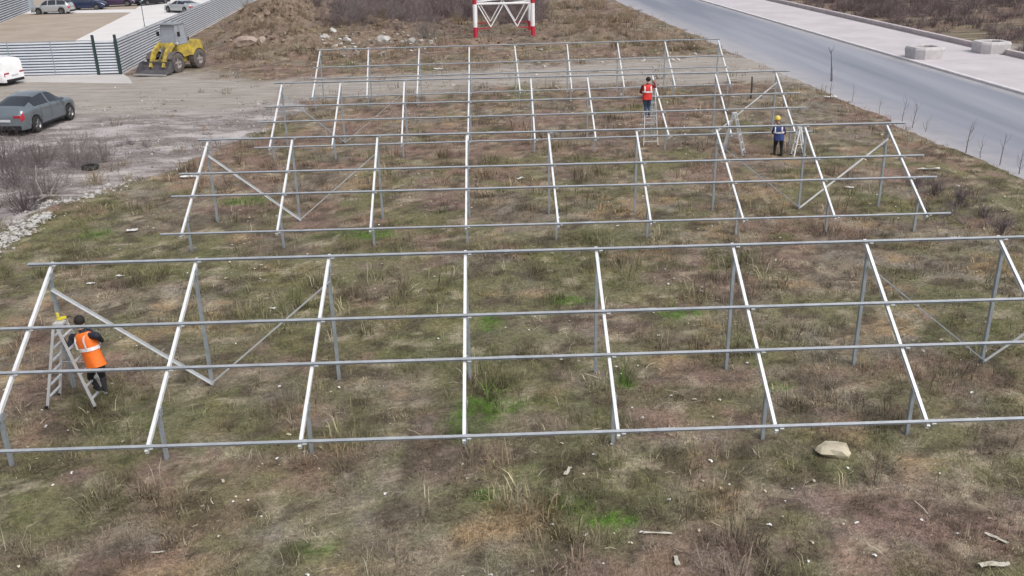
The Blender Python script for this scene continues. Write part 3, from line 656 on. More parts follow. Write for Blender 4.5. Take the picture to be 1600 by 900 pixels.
    MB().tube([(.95, 0, 1.75), (1.9, 0, .72)], .055, 10).build('tilt_ram', M_BUCK, T)
    pf = [(1.95, .80), (1.90, .5), (2.00, .22), (2.30, .10), (2.92, .06), (2.92, .09), (2.32, .15), (2.06, .26), (1.97, .56), (2.02, .80)]
    B = MB(); n = len(pf); V = [(x, -1.2, z) for x, z in pf]+[(x, 1.2, z) for x, z in pf]
    B.add(V, [(i, (i+1) % n, n+(i+1) % n, n+i) for i in range(n)]+[tuple(range(n)), tuple(range(n, 2*n))])
    for s in (-1.2, 1.17): B.add([(x, s+d, z) for d in (0, .03) for x, z in ((1.93, .80), (1.9, .5), (2.0, .2), (2.3, .1), (2.9, .07), (2.7, .32), (2.2, .80))], [tuple(range(7)), tuple(range(7, 14))]+[(i, (i+1) % 7, 7+(i+1) % 7, 7+i) for i in range(7)])
    bk = B.build('bucket', M_BUCK, T); MB().box((2.80, -1.22, .05), (3.0, 1.22, .115)).build('cutting_edge', mat('worn_steel', (.42, .41, .40), .5, .3), bk)
loader()

# ------------------------------------------------------------------ red and white lattice mast
M_MR = mat('mast_red', (.45, .02, .045), .5, var=.12, scale=3); M_MW = mat('mast_white', (.80, .80, .81), .5, var=.05, scale=3)
def mast():
    T = thing('lattice_mast', 'red and white painted lattice mast foot behind the farthest frame', 'mast', (1.6, 79.8, 0))
    h = 2.35; bands = [(0, .95, M_MR), (.95, 2.75, M_MW), (2.75, 4.6, M_MR), (4.6, 9.2, M_MW), (9.2, 13.8, M_MR)]
    cs = [(-h, -h), (h, -h), (h, h), (-h, h)]
    for x, y in cs:
        for a, b, m in bands: MB().tube([(x, y, a-.3*(a == 0)), (x, y, b)], .175, 12).build('leg', m, T, smooth=40)
        MB().box((x-.35, y-.35, -.3), (x+.35, y+.35, .06)).build('footing', M_KERB, T)
    z1, z2 = .95, 2.75
    for i in range(4):
        a = Vector((*cs[i], 0)); b = Vector((*cs[(i+1) % 4], 0)); L_ = lambda t, z: a+(b-a)*t+Vector((0, 0, z))
        for p, q, m, r in ((L_(.06, z2-.1), L_(.27, z1), M_MW, .05), (L_(.27, z1), L_(.5, z2), M_MW, .05), (L_(.5, z2), L_(.73, z1), M_MW, .05), (L_(.73, z1), L_(.94, z2-.1), M_MW, .05),
                           (L_(.04, .82), L_(.27, z1-.06), M_MR, .04), (L_(.96, .82), L_(.73, z1-.06), M_MR, .04), (L_(.03, z2+.02), L_(.97, z2+.02), M_MW, .085), (L_(.03, z2+.42), L_(.97, z2+.42), M_MW, .07)):
            MB().tube([p, q], r, 6).build('strut', m, T)
        for k in range(4):
            za = 3.3+2.6*k; m = M_MR if za < 4.2 or za > 9 else M_MW
            MB().tube([L_(.04, za), L_(.96, za+2.5)], .05, 6).build('strut', m, T); MB().tube([L_(.96, za), L_(.04, za+2.5)], .05, 6).build('strut', m, T)
    for p, q in (((-h, 0, z2+.02), (0, -h, z2+.02)), ((0, -h, z2+.02), (h, 0, z2+.02)), ((h, 0, z2+.02), (0, h, z2+.02)), ((0, h, z2+.02), (-h, 0, z2+.02))): MB().tube([p, q], .05, 6).build('strut', M_MW, T)
mast()

# ------------------------------------------------------------------ concrete planters
M_PLANT = mat('planter_concrete', (.42, .40, .40), .9, col2=(.54, .51, .51), scale=2, bump=.3); M_SOIL = mat('planter_soil', (.16, .13, .11), .95, var=.3, scale=8)
def planter(label, u, v, rz):
    c = gp(u, v, .135); T = thing('planter', label, 'planter', (c.x, c.y, .135), rz, 'concrete planters on the pavement')
    def octo(r, k): return [(r, -k), (r, k), (k, r), (-k, r), (-r, k), (-r, -k), (-k, -r), (k, -r)]
    def rings(nm, lv, m, cap=True):
        V = []; F = []
        for r, k, z in lv: V += [(x, y, z) for x, y in octo(r, k)]
        for i in range(len(lv)-1): F += [(8*i+j, 8*i+(j+1) % 8, 8*i+8+(j+1) % 8, 8*i+8+j) for j in range(8)]
        if cap: F.append(tuple(range(8*(len(lv)-1), 8*len(lv))))
        return MB().add(V, F).build(nm, m, T)
    rings('bowl', [(.98, .56, 0), (1.03, .60, .55), (1.03, .60, .60)], M_PLANT, False)
    rings('rim', [(1.03, .60, .60), (.97, .57, .72), (.66, .40, .74), (.62, .37, .70), (.62, .37, .58)], M_PLANT, False)
    rings('soil', [(.63, .375, .55), (.63, .375, .60)], M_SOIL)
planter('pale concrete planter standing by the kerb edge', 1443, 90, .15); planter('pale concrete planter standing against the low back wall', 1547, 81.5, .05)

# ------------------------------------------------------------------ ladders
M_ALU = mat('ladder_aluminium', (.62, .63, .65), .4, .35, var=.08)
def stepladder(label, feet_a, feet_b, top, wdir, w0=.52, w1=.36, nr=6, flip=False, both=True):
    """A-frame ladder: feet_a / feet_b are the middles of the two sides' feet, top is the hinge, wdir runs along the rungs"""
    A, B, Tp = Vector(feet_a), Vector(feet_b), Vector(top); wd = Vector(wdir).normalized(); org = (A+B)/2
    T = thing('stepladder', label, 'ladder', org, group='aluminium ladders among the frames'); rl = lambda p: p-org
    for F, sgn in ((A, 1), (B, -1)):
        for s in (-1, 1):
            sh = (B-A).normalized()*(.03*sgn)
            p, q = F+wd*(s*w0/2), Tp+wd*(s*w1/2)-sh
            o = MB().prism([(-.012, -.026), (.012, -.026), (.012, .026), (-.012, .026)], rl(p-Vector((0, 0, .03))), rl(q), (B-A)).build('rail', M_ALU, T)
            MB().box((-.03, -.045, -.01), (.03, .045, .035)).build('rubber_foot', M_BLACK, o, loc=rl(p))
        if sgn == -1 and not both: 
            for t in (.25, .8): MB().tube([rl(F.lerp(Tp, t)-wd*(w0*(1-t)+w1*t)/2), rl(F.lerp(Tp, t)+wd*(w0*(1-t)+w1*t)/2)], .012, 6).build('rung', M_ALU, T)
            continue
        for k in range(nr):
            t = (k+.75)/(nr+.6); c = F.lerp(Tp, t); hw = (w0*(1-t)+w1*t)/2-.01; sh = (B-A).normalized()*(.03*sgn*t)
            MB().prism([(-.024, -.012), (.024, -.012), (.024, .012), (-.024, .012)], rl(c-wd*hw-sh), rl(c+wd*hw-sh), (0, 0, 1)).build('rung', M_ALU, T)
    MB().box((-.09, -.09, -.02), (.09, .09, .03)).build('hinge_cap', M_ALU, T, loc=rl(Tp))
    for s in (-1, 1):
        MB().tube([rl(A.lerp(Tp, .45)+wd*(s*.22)), rl(B.lerp(Tp, .45)+wd*(s*.22))], .008, 5).build('spreader', M_ALU, T)
    return T
def gnd(u, v): p = gp(u, v); p.z = hz(p.x, p.y); return p
la = gp(76, 640); lb = gp(150, 640)
for q in (la, lb): q.y = 16.27; q.z = hz(q.x, q.y)
ltop = Vector(((la.x+lb.x)/2-.02, (la.y+lb.y)/2, 1.72))
stepladder('aluminium stepladder under the worker in the orange vest', lb, la, ltop, (.04, 1, 0))
L2a = gnd(1017, 228); L2b = Vector((L2a.x+.05, L2a.y+1.25, 0))
stepladder('tall aluminium stepladder under the worker in red', L2a, L2b, (L2a.x+.02, L2a.y+.72, 2.15), (1, 0, 0), .60, .40, 8)
L3 = gnd(1163, 243); L3b = Vector((L3.x-.75, L3.y+.55, 0))
stepladder('empty stepladder standing left of the worker in blue', L3, L3b, (L3.x-.42, L3.y+.32, 1.62), (.4, .9, 0), nr=5, both=False)
L4 = gnd(1256, 241); L4b = gnd(1238, 243)
stepladder('low stepladder standing right of the worker in blue', L4, L4b, ((L4.x+L4b.x)/2, L4.y+.05, 1.05), (.1, 1, 0), nr=3)

# ------------------------------------------------------------------ workers
M_SKIN = mat('skin', (.42, .25, .18), .55, var=.08); M_HAIR = mat('dark_hair', (.015, .012, .011), .8)
M_JACK = mat('dark_navy_jacket', (.020, .022, .035), .85, var=.25, scale=9); M_JEAN = mat('blue_jeans', (.045, .075, .13), .9, var=.25, scale=10)
M_BTROU = mat('black_trousers', (.012, .012, .014), .9, var=.3, scale=10); M_SHOE = mat('work_boot', (.05, .043, .04), .8); M_GLOVE = mat('yellow_glove', (.60, .50, .05), .8)
M_ORANGE = mat('orange_vest', (.86, .17, .015), .65, var=.07, scale=9, bump=.25, bscale=12); M_REDV = mat('red_vest', (.62, .03, .022), .65, var=.1, scale=9, bump=.25, bscale=12); M_BLUEV = mat('blue_vest', (.035, .06, .20), .7, var=.12, scale=9, bump=.25, bscale=12)
M_REFL = mat('reflective_tape', (.74, .70, .70), .4, var=.05); M_HELM = mat('yellow_helmet', (.72, .55, .10), .35, var=.04); M_DRED = mat('dark_red_sleeve', (.12, .012, .015), .85)
def seg_d(p, a, b):
    ab = b-a; t = max(0, min(1, (p-a).dot(ab)/max(1e-9, ab.length_squared))); return (p-(a+ab*t)).length
def remeshed(mb, name, vox, smooth=4):
    me = mb.mesh(name, M_SKIN); tmp = bpy.data.objects.new('tmp', me); COL.objects.link(tmp)
    r = tmp.modifiers.new('r', 'REMESH'); r.mode = 'VOXEL'; r.voxel_size = vox; r.use_smooth_shade = True
    s = tmp.modifiers.new('s', 'SMOOTH'); s.factor = .5; s.iterations = smooth
    dg = bpy.context.evaluated_depsgraph_get(); out = bpy.data.meshes.new_from_object(tmp.evaluated_get(dg)); out.name = name
    bpy.data.objects.remove(tmp); out.materials.clear()
    for p in out.polygons: p.use_smooth = True
    return out
def ball(mb, c, r, n=10):
    c = Vector(c); r = r if hasattr(r, '__len__') else (r, r, r); V = []; F = []; m = n//2+1
    for i in range(1, m):
        a = math.pi*i/m
        for j in range(n): b = 2*math.pi*j/n; V.append(c+Vector((r[0]*math.sin(a)*math.cos(b), r[1]*math.sin(a)*math.sin(b), r[2]*math.cos(a))))
    V += [c+Vector((0, 0, r[2])), c-Vector((0, 0, r[2]))]; k = len(V)
    for i in range(m-2):
        for j in range(n): F.append((i*n+j, (i+1)*n+j, (i+1)*n+(j+1) % n, i*n+(j+1) % n))
    for j in range(n): F += [(k-2, j, (j+1) % n), (k-1, (m-2)*n+(j+1) % n, (m-2)*n+j)]
    mb.add(V, F)
def limb(mb, pts, rad):
    mb.tube(pts, rad, 10)
    for p, r in zip(pts, rad): ball(mb, p, r)
def person(label, J, face, vest, sleeve, trouser, head_cover, vox=.012, group='workers in vests', glove=None, cuff=None):
    """J: joints in world space; face: horizontal direction the chest faces"""
    org = Vector(((J['foot_l'].x+J['foot_r'].x)/2, (J['foot_l'].y+J['foot_r'].y)/2, min(J['foot_l'].z, J['foot_r'].z)))
    T = thing('person', label, 'person', org, group=group); J = {k: v-org for k, v in J.items()}
    fc = Vector((face[0], face[1], 0)).normalized(); sh = (J['sh_r']-J['sh_l']); side = sh.normalized()
    mb = MB(); bones = []
    pel, neck, head = J['pelvis'], J['neck'], J['head']; up = (neck-pel).normalized()
    # trunk as one lofted form: hips, waist, chest, shoulders
    def ring(t, a, b): return (pel+(neck-pel)*t, (a, b))
    R = [ring(-.10, .15, .115), ring(.05, .175, .13), ring(.30, .155, .115), ring(.62, .185, .13), ring(.86, .165, .11), ring(.97, .075, .07)]
    mb.tube([r[0] for r in R], [r[1] for r in R], 14, side=side)
    limb(mb, [J['sh_l'], J['sh_r']], [.07, .07])
    limb(mb, [neck-up*.04, head-Vector((0, 0, .05))], [.062, .058]); bones.append(('skin', neck+up*.02, head))
    # head: cranium, jaw, nose, ears
    hz_ = Vector((0, 0, 1)); f = J.get('look', fc); f = Vector((f[0], f[1], f[2] if len(f) > 2 else 0)).normalized(); hs = f.cross(hz_).normalized()
    ball(mb, head+Vector((0, 0, .02)), (.083, .083, .105), 12); ball(mb, head+f*.025+Vector((0, 0, -.05)), (.062, .062, .07), 10)
    mb.tube([head+f*.075+Vector((0, 0, .01)), head+f*.112+Vector((0, 0, -.03))], [.011, .017], 6)
    mb.tube([head+f*.070+Vector((0, 0, -.065))-hs*.022, head+f*.070+Vector((0, 0, -.065))+hs*.022], .012, 6)
    for s in (-1, 1): ball(mb, head+hs*(s*.083)+Vector((0, 0, -.005)), (.018, .018, .03), 8); ball(mb, head+f*.073+hs*(s*.032)+Vector((0, 0, .012)), .013, 6)
    bones.append(('skin', head-Vector((0, 0, .06)), head+Vector((0, 0, .1))))
    bones.append(('vest', pel+up*.02, neck-up*.05)); bones.append(('vest', J['sh_l'].lerp(J['sh_r'], .15), J['sh_l'].lerp(J['sh_r'], .85)))
    bones.append(('trouser', pel-up*.06, pel-up*.02))
    for s in ('l', 'r'):
        a, e, w = J['sh_'+s], J['el_'+s], J['ha_'+s]; d = (w-e).normalized(); wr = w-d*.09
        limb(mb, [a, a.lerp(e, .45), e, e.lerp(wr, .35), wr], [.066, .058, .047, .048, .034])
        bones += [('sleeve', a, e), ('sleeve', e, wr)]
        # hand: palm, four fingers, thumb
        pn = d.cross(fc if abs(d.dot(fc)) < .9 else side).normalized(); pu = pn.cross(d).normalized()
        mb.tube([wr, wr+d*.045, wr+d*.085], [(.030, .018), (.041, .017), (.040, .015)], 8, side=pn); bones.append(('hand', wr+d*.02, wr+d*.18))
        for k, ln in enumerate((.066, .075, .070, .054)):
            b0 = wr+d*.08+pn*(-.030+.020*k); m1 = b0+d*ln*.5-pu*.008; m2 = b0+d*ln*.8-pu*.034; mb.tube([b0, m1, m2], [.0095, .009, .0075], 6)
        tb = wr+d*.03-pn*.036; mb.tube([tb, tb+d*.035-pn*.022-pu*.008, tb+d*.06-pn*.024-pu*.022], [.013, .011, .009], 6)
        hp = pel+side*(.095 if s == 'r' else -.095)-up*.04; k, ft = J['kn_'+s], J['foot_'+s]+Vector((0, 0, .09))
        limb(mb, [hp, hp.lerp(k, .5), k, k.lerp(ft, .35), ft], [.098, .085, .062, .06, .042])
        bones += [('trouser', hp, k), ('trouser', k, ft)]
        tf = J.get('toe_'+s, fc); toe = J['foot_'+s]+Vector((tf[0], tf[1], 0)).normalized()*.17
        heel = J['foot_'+s]-Vector((tf[0], tf[1], 0)).normalized()*.06
        mb.tube([heel+Vector((0, 0, .045)), J['foot_'+s]+Vector((0, 0, .055)), toe.lerp(heel, .25)+Vector((0, 0, .042)), toe+Vector((0, 0, .028))], [(.038, .045), (.042, .055), (.048, .042), (.036, .026)], 10, side=(0, 0, 1) if False else Vector((tf[1], -tf[0], 0)))
        bones.append(('shoe', heel+Vector((0, 0, .03)), toe+Vector((0, 0, .02)))); bones.append(('shoe', J['foot_'+s]+Vector((0, 0, .04)), J['foot_'+s]+Vector((0, 0, .07))))
    me = remeshed(mb, 'body', vox)
    order = ['skin', 'vest', 'sleeve', 'hand', 'trouser', 'shoe']; mm = [M_SKIN, sleeve, sleeve, glove or M_SKIN, trouser, M_SHOE]
    for m in mm: me.materials.append(m)
    rr = {'skin': .06, 'vest': .13, 'sleeve': .05, 'hand': .03, 'trouser': .075, 'shoe': .045}
    idx = []
    for p in me.polygons:
        c = p.center; idx.append(order.index(min(bones, key=lambda b: seg_d(c, b[1], b[2])-rr[b[0]])[0]))
    me.polygons.foreach_set('material_index', idx)
    link('body', me, T)
    # vest: the trunk grown outwards, open at neck and armholes, with folds and a loose hem
    def vring(t, a, b, n=28, jig=0):
        c = pel+(neck-pel)*t; fwd = side.cross(up) if side.cross(up).dot(fc) > 0 else -side.cross(up); out = []
        for j in range(n):
            q = 2*math.pi*j/n; ca, sa = math.cos(q), math.sin(q); e = 1+jig*math.sin(q*5+t*9)+jig*.7*math.sin(q*9-t*21)
            rad = lambda v: math.copysign(abs(v)**.85, v)
            out.append(c+side*(a*e*rad(ca))+fwd*(b*e*rad(sa)))
        return out
    lv = [(-.12, .200, .155, .045), (-.02, .200, .155, .04), (.12, .197, .150, .035), (.30, .190, .145, .03), (.45, .197, .150, .02), (.58, .205, .155, .02), (.72, .208, .152, .012), (.86, .205, .138, .01), (.95, .165, .115, 0), (1.0, .095, .085, 0)]
    V = []; F = []; n = 28
    for t, a, b, j in lv: V += vring(t, a, b, n, j)
    for i in range(len(lv)-1):
        for j in range(n): F.append((i*n+j, i*n+(j+1) % n, (i+1)*n+(j+1) % n, (i+1)*n+j))
    vo = MB().add(V, F).build('vest', vest, T, smooth=60)
    def band(t0, t1, a, b):
        V = vring(t0, a, b, n, .01)+vring(t1, a, b, n, .01); F = [(j, (j+1) % n, n+(j+1) % n, n+j) for j in range(n)]
        MB().add(V, F).build('reflective_band', M_REFL, vo, smooth=60)
    band(.42, .53, .209, .164)
    fwd = side.cross(up) if side.cross(up).dot(fc) > 0 else -side.cross(up)
    for s in (-1, 1):                        # shoulder straps, front over to back
        pts = []
        for k in range(9):
            q = math.pi*k/8
            c = pel+(neck-pel)*(.50+.47*math.sin(q)**.7)+side*(s*(.13-.01*math.sin(q))); pts.append(c+fwd*(math.cos(q)*.163*(1 if .1 < q < 3.0 else .98)))
        MB().tube(pts, [(.028, .006)]*9, 6, side=side).build('reflective_strap', M_REFL, vo)
    if head_cover == 'helmet':
        h = MB(); prof = [(.0, .118), (.012, .120), (.014, .108), (.06, .104), (.105, .082), (.135, .045), (.145, 0)]
        h.lathe(prof, head+Vector((0, 0, .035)), (0, 0, 1), 22); br = MB()
        ho = h.build('helmet', M_HELM, T, smooth=35)
        bv = [head+Vector((0, 0, .036))+f*(.10+.055*math.cos(q))+hs*(.085*math.sin(q)) for q in np.linspace(-1.5, 1.5, 9)]
        br.add(bv+[p+Vector((0, 0, .012)) for p in bv], [tuple(range(9)), tuple(range(9, 18))]+[(i, i+1, 10+i, 9+i) for i in range(8)]).build('peak', M_HELM, ho)
    else:
        h = MB(); prof = [(-.03, .094), (-.01, .101), (.03, .101), (.07, .088), (.10, .060), (.117, .02), (.119, 0)]
        h.lathe(prof, head+Vector((0, 0, .02))-f*.008, (f.x*-.15, f.y*-.15, 1), 20).build('knit_cap' if head_cover == 'cap' else 'hair', M_HAIR, T, smooth=40)
    return T
def W(**k): return {a: at(*b) for a, b in k.items()}
# man in orange on the near stepladder, leaning left over it
J = W(head=(124, 503, 16.32), neck=(129, 519, 16.25), sh_l=(113, 527, 16.42), sh_r=(151, 524, 16.08), el_l=(107, 549, 16.30), ha_l=(94, 520, 16.55), el_r=(159, 532, 16.32), ha_r=(128, 506, 16.70),
      pelvis=(149, 566, 16.10), kn_l=(141, 590, 16.42), kn_r=(160, 588, 16.15))
rz_ = .34
def rung_pt(dy): return Vector((lb.x-.10+.02, lb.y+dy, 0))
J['foot_l'] = at(154, 611, 16.20); J['foot_r'] = at(165, 612, 16.03)
J['look'] = Vector((-.75, .6, -.15)); tl = Vector((-.75, .66, 0)); J2 = {k: v for k, v in J.items() if k != 'look'}
def mk_person(J, look, toe, **kw):
    org = Vector(((J['foot_l'].x+J['foot_r'].x)/2, (J['foot_l'].y+J['foot_r'].y)/2, min(J['foot_l'].z, J['foot_r'].z)))
    JJ = dict(J); JJ['look'] = Vector(look)+org; JJ['toe_l'] = Vector(toe)+org; JJ['toe_r'] = Vector(toe)+org
    return person(J=JJ, **kw)
mk_person(J2, (-.75, .6, -.15), (-.75, .66, 0), label='worker in orange vest and black cap leaning over a stepladder', face=(-.55, .83), vest=M_ORANGE, sleeve=M_JACK, trouser=M_BTROU, head_cover='cap', vox=.010, glove=M_GLOVE)
# man in red standing on the tall ladder, arms raised to the rafter
yb = L2a.y+.42
J = W(head=(1013, 125, yb+.05), neck=(1012, 132, yb), sh_l=(1004.5, 135, yb), sh_r=(1020, 134.5, yb), el_l=(1000.5, 144, yb+.1), ha_l=(1008, 147, yb+.32), el_r=(1024, 136, yb+.2), ha_r=(1021.5, 126, yb+.35),
      pelvis=(1011, 153, yb-.02), kn_l=(1008.5, 166, yb+.06), kn_r=(1014, 166, yb+.06), foot_l=(1008.8, 181, yb-.02), foot_r=(1014, 181, yb-.02))
mk_person(J, (.1, 1, .3), (0, 1, 0), label='worker in red vest and jeans standing high on a ladder', face=(.12, 1), vest=M_REDV, sleeve=M_DRED, trouser=M_JEAN, head_cover='hair', vox=.014)
# man in blue on the ground
fb = gnd(1215, 243); yb = fb.y
J = W(head=(1215, 187.5, yb-.02), neck=(1217, 195, yb), sh_l=(1210.5, 198.5, yb+.06), sh_r=(1224, 198.5, yb-.04), el_l=(1207, 207, yb+.1), ha_l=(1213, 211, yb+.24), el_r=(1226.5, 208, yb-.02), ha_r=(1221, 213, yb+.2),
      pelvis=(1217, 216, yb), kn_l=(1211, 228, yb+.10), kn_r=(1221, 229, yb+.02), foot_l=(1209.5, 242, yb+.06), foot_r=(1220.5, 243, yb-.04))
for k in ('foot_l', 'foot_r'): J[k].z = hz(J[k].x, J[k].y)
mk_person(J, (-.8, .4, -.2), (-.6, .7, 0), label='worker in blue vest and yellow helmet standing on the ground', face=(-.5, .85), vest=M_BLUEV, sleeve=M_JACK, trouser=M_BTROU, head_cover='helmet', vox=.014)
o = thing('cordless_drill', 'small yellow cordless drill lying on the near stepladder', 'tool', ltop+Vector((.02, .10, .035)), .6)
MB().box((-.10, -.03, 0), (.08, .03, .06)).build('motor_housing', M_GLOVE, o, bevel=.015); MB().box((-.09, -.025, .055), (-.04, .025, .16)).build('grip', M_GLOVE, o, bevel=.012); MB().tube([(.08, 0, .03), (.16, 0, .03)], [.02, .008], 8).build('chuck', M_BLACK, o)

# ------------------------------------------------------------------ stones and scraps
M_STONE = mat('pale_stone', (.34, .33, .31), .9, col2=(.52, .50, .47), scale=4, bump=.5); M_CHALK = mat('chalky_stone', (.36, .345, .325), .9, col2=(.52, .505, .48), scale=4, bump=.4)
M_TAN = mat('tan_rock', (.40, .35, .25), .9, col2=(.58, .52, .40), scale=3, bump=.5); M_SCRAP = mat('white_scrap', (.58, .57, .55), .6, var=.06, scale=5); M_DSCRAP = mat('dull_scrap', (.42, .39, .32), .8, col2=(.54, .51, .44), scale=9)
M_PINK = mat('pink_concrete', (.27, .205, .17), .9, col2=(.40, .32, .275), scale=3, bump=.4)
def rock_mesh(name, seed, m, sq=(1, 1, .6), sub=2, amp=.35):
    bm = bmesh.new(); bmesh.ops.create_icosphere(bm, subdivisions=sub, radius=.5); r = random.Random(seed); off = Vector((r.random()*50, r.random()*50, 0))
    cuts = [(Vector((r.gauss(0, 1), r.gauss(0, 1), r.gauss(0, 1))).normalized(), r.uniform(.26, .42)) for _ in range(7)]
    for v in bm.verts:
        p = v.co.copy()
        for n, d in cuts:
            e = p.dot(n)-d
            if e > 0: p -= n*e*.92
        p *= 1+amp*(mnoise.noise(v.co*3.2+off))
        v.co = Vector((p.x*sq[0], p.y*sq[1], p.z*sq[2]))
    me = bpy.data.meshes.new(name); bm.to_mesh(me); bm.free(); me.materials.append(m); return me
def rock(name, label, cat, p, size, m, seed, sq=(1, 1, .6), group=None, rz=None, sink=.18):
    o = link(name, rock_mesh(name, seed, m, sq)); o.scale = (size, size, size); z = hz(p[0], p[1]); o.location = (p[0], p[1], z+size*sq[2]*(.5-sink)*.8); o.rotation_euler = (random.uniform(-.2, .2), random.uniform(-.2, .2), random.uniform(0, 6.3) if rz is None else rz)
    return tag(o, label, cat, group)
g = gp(1299, 708); rock('rock', 'large tan rock lying in the grass before the nearest frame', 'rock', g, .66, M_TAN, 33, (1, .62, .55), rz=-.12)
g = gp(387, 83); rock('concrete_chunk', 'pinkish broken concrete slab on the soil heap', 'rubble', g, 1.9, M_PINK, 11, (1, .6, .5), rz=.35)
g = gp(412, 80); rock('concrete_chunk', 'smaller pinkish concrete piece right of the broken slab on the heap', 'rubble', g, .95, M_PINK, 12, (1, .6, .6))
for (u, v, s, lab) in ((600, 71, 1.35, 'largest white boulder behind the farthest frame'), (508, 74, .9, 'flat white stone at the left end of the farthest frame'), (543, 73, .8, 'white stone right of the flat one behind the farthest frame'), (563, 60, 1.1, 'pale stone on the low soil heap behind the farthest frame'), (636, 36, 1.2, 'white stone in the dark brush behind the frames'), (632, 14, 1.0, 'pale upright stone far back in the brush')):
    g = gp(u, v); rock('boulder', lab, 'boulder', g, s, M_CHALK, int(u), (1, .7, .55), 'pale boulders behind the last frame', sink=.38)
# rubble line on the left: chalky stones, the big ones one by one
rr = random.Random(5)
stone_me = [rock_mesh('rubble_stone', 100+i, M_CHALK if i % 3 else M_STONE, (1, rr.uniform(.6, .9), rr.uniform(.45, .7)), 1) for i in range(10)]
ORD = ['first', 'second', 'third', 'fourth', 'fifth', 'sixth', 'seventh', 'eighth', 'ninth', 'tenth', 'eleventh', 'twelfth', 'thirteenth', 'fourteenth']
def heap_of(spec, n_single, grp, lab, stuff_name, stuff_label):
    """spec: (u, v, size, lift); the largest are things, the small rest one mass"""
    spec = sorted(spec, key=lambda q: -q[2]); big = sorted(spec[:n_single]); jm = MB()
    for k, (u, v, s, h) in enumerate(big):
        g = gp(u, v); o = link('rubble_stone', rr.choice(stone_me)); o.scale = (s, s, s); o.location = (g.x, g.y, hz(g.x, g.y)+s*.12+h); o.rotation_euler = (rr.uniform(-.6, .6), rr.uniform(-.6, .6), rr.uniform(0, 6.3)); tag(o, lab % ORD[k], 'stone', grp)
    for u, v, s, h in spec[n_single:]:
        g = gp(u, v); me = rr.choice(stone_me); R_ = Matrix.Rotation(rr.uniform(0, 6.3), 3, 'Z') @ Matrix.Rotation(rr.uniform(-.6, .6), 3, 'X'); c = Vector((g.x, g.y, hz(g.x, g.y)+s*.12+h))
        jm.add([c+R_ @ (v_.co*s) for v_ in me.vertices], [tuple(p.vertices) for p in me.polygons], 0 if rr.random() < .65 else 1)
    tag(jm.build(stuff_name, [M_CHALK, M_STONE]), stuff_label, kind='stuff')
sp = []
for k in range(520):
    t = rr.random()**.9; sp.append((-14+92*t+rr.gauss(0, 4), 390-47*t+rr.gauss(0, 8*(1.15-.7*t)), min(.32, rr.gammavariate(2.0, .042)+.025), max(0, rr.gauss(.02, .04))))
heap_of(sp, 14, 'larger stones of the rubble ridge', 'larger chalky stone of the rubble ridge, %s from the left', 'rubble_ridge', 'ridge of small chalky rubble at the left edge')
sp = []
for k in range(120):
    t = rr.random(); sp.append((62+142*t+rr.gauss(0, 4), 331-42*t+rr.gauss(0, 3.5), min(.3, rr.gammavariate(2, .045)+.03), 0))
heap_of(sp, 10, 'larger stones beside the bare bush', 'larger stone in the line by the bare bush, %s from the left', 'rubble_line', 'loose line of small grey stones beside the bare bush')
sp = [(lambda u: (u, 76+rr.gauss(0, 7)+(0 if u < 620 else -8), rr.gammavariate(2.2, .11)+.08, 0))(rr.uniform(500, 690)) for k in range(85)]
heap_of(sp, 10, 'larger stones in the spoil', 'larger pale stone in the spoil behind the farthest frame, %s from left', 'spoil_stones', 'small pale stones in the spoil behind the farthest frame')
sp = [(rr.uniform(800, 1130), 95+rr.gauss(0, 9), rr.gammavariate(2, .06)+.05, 0) for k in range(60)]
heap_of(sp, 8, 'larger stones on the track', 'larger pale stone on the track under the farthest frame, %s from left', 'track_stones', 'small pale stones on the sandy track')
# scraps: crumpled sheets of pale plastic and paper
def scrap(label, u, v, w, l, rz, m=None):
    g = gp(u, v); V = []; F = []; n = 5; r = random.Random(int(u*7+v))
    top = []
    for i in range(n):
        for j in range(4):
            top.append(Vector(((i/(n-1)-.5)*l*(1+r.uniform(-.12, .12)), (j/3-.5)*w*(1+r.uniform(-.25, .25)), .02+r.uniform(0, .35)*min(w, .2))))
    V = top+[p-Vector((0, 0, .006)) for p in top]; N = n*4
    for i in range(n-1):
        for j in range(3): a = i*4+j; F += [(a, a+1, a+5, a+4), (N+a, N+a+4, N+a+5, N+a+1)]
    rim = [0, 1, 2, 3, 7, 11, 15, 19, 18, 17, 16, 12, 8, 4]
    for a, b in zip(rim, rim[1:]+rim[:1]): F.append((a, N+a, N+b, b))
    o = MB().add(V, F).build('scrap', m or (M_DSCRAP if v > 700 else M_SCRAP)); o.location = (g.x, g.y, hz(g.x, g.y)+.02); o.rotation_euler = (0, 0, rz); tag(o, label, 'scrap', 'pale scraps lying in the grass')
scrap('white crumpled scrap right of the second frame', 1451, 267, .18, .75, -.1); scrap('pale slab-like scrap at the left end of the second frame', 297, 279, .30, .62, .05)
scrap('white scrap near the middle of the second frame', 813, 281, .14, .28, .8); scrap('white scrap left of centre inside the nearest frame', 426, 483, .10, .17, -.3); scrap('thin white scrap beside the first one in the nearest frame', 415, 467, .04, .10, .8)
scrap('white scrap behind the top left end of the nearest frame', 142, 443, .10, .20, .1); scrap('pale scrap beside the white one behind the top left end', 187, 433, .08, .22, 0); scrap('white scrap left of the second frame in dry grass', 207, 363, .18, .36, .2)
scrap('white scrap just above the top rail of the nearest frame at right', 1493, 374, .10, .28, -.1); scrap('pale scrap between the nearest and second frames', 1327, 295, .10, .28, -.2)
scrap('crumpled pale scrap at the bottom edge right of centre', 1057, 877, .07, .22, 1.5); scrap('long pale strip in the grass at the bottom centre', 1028, 833, .04, .42, -.12); scrap('folded white scrap in front of the nearest frame', 887, 740, .06, .25, 1.1)
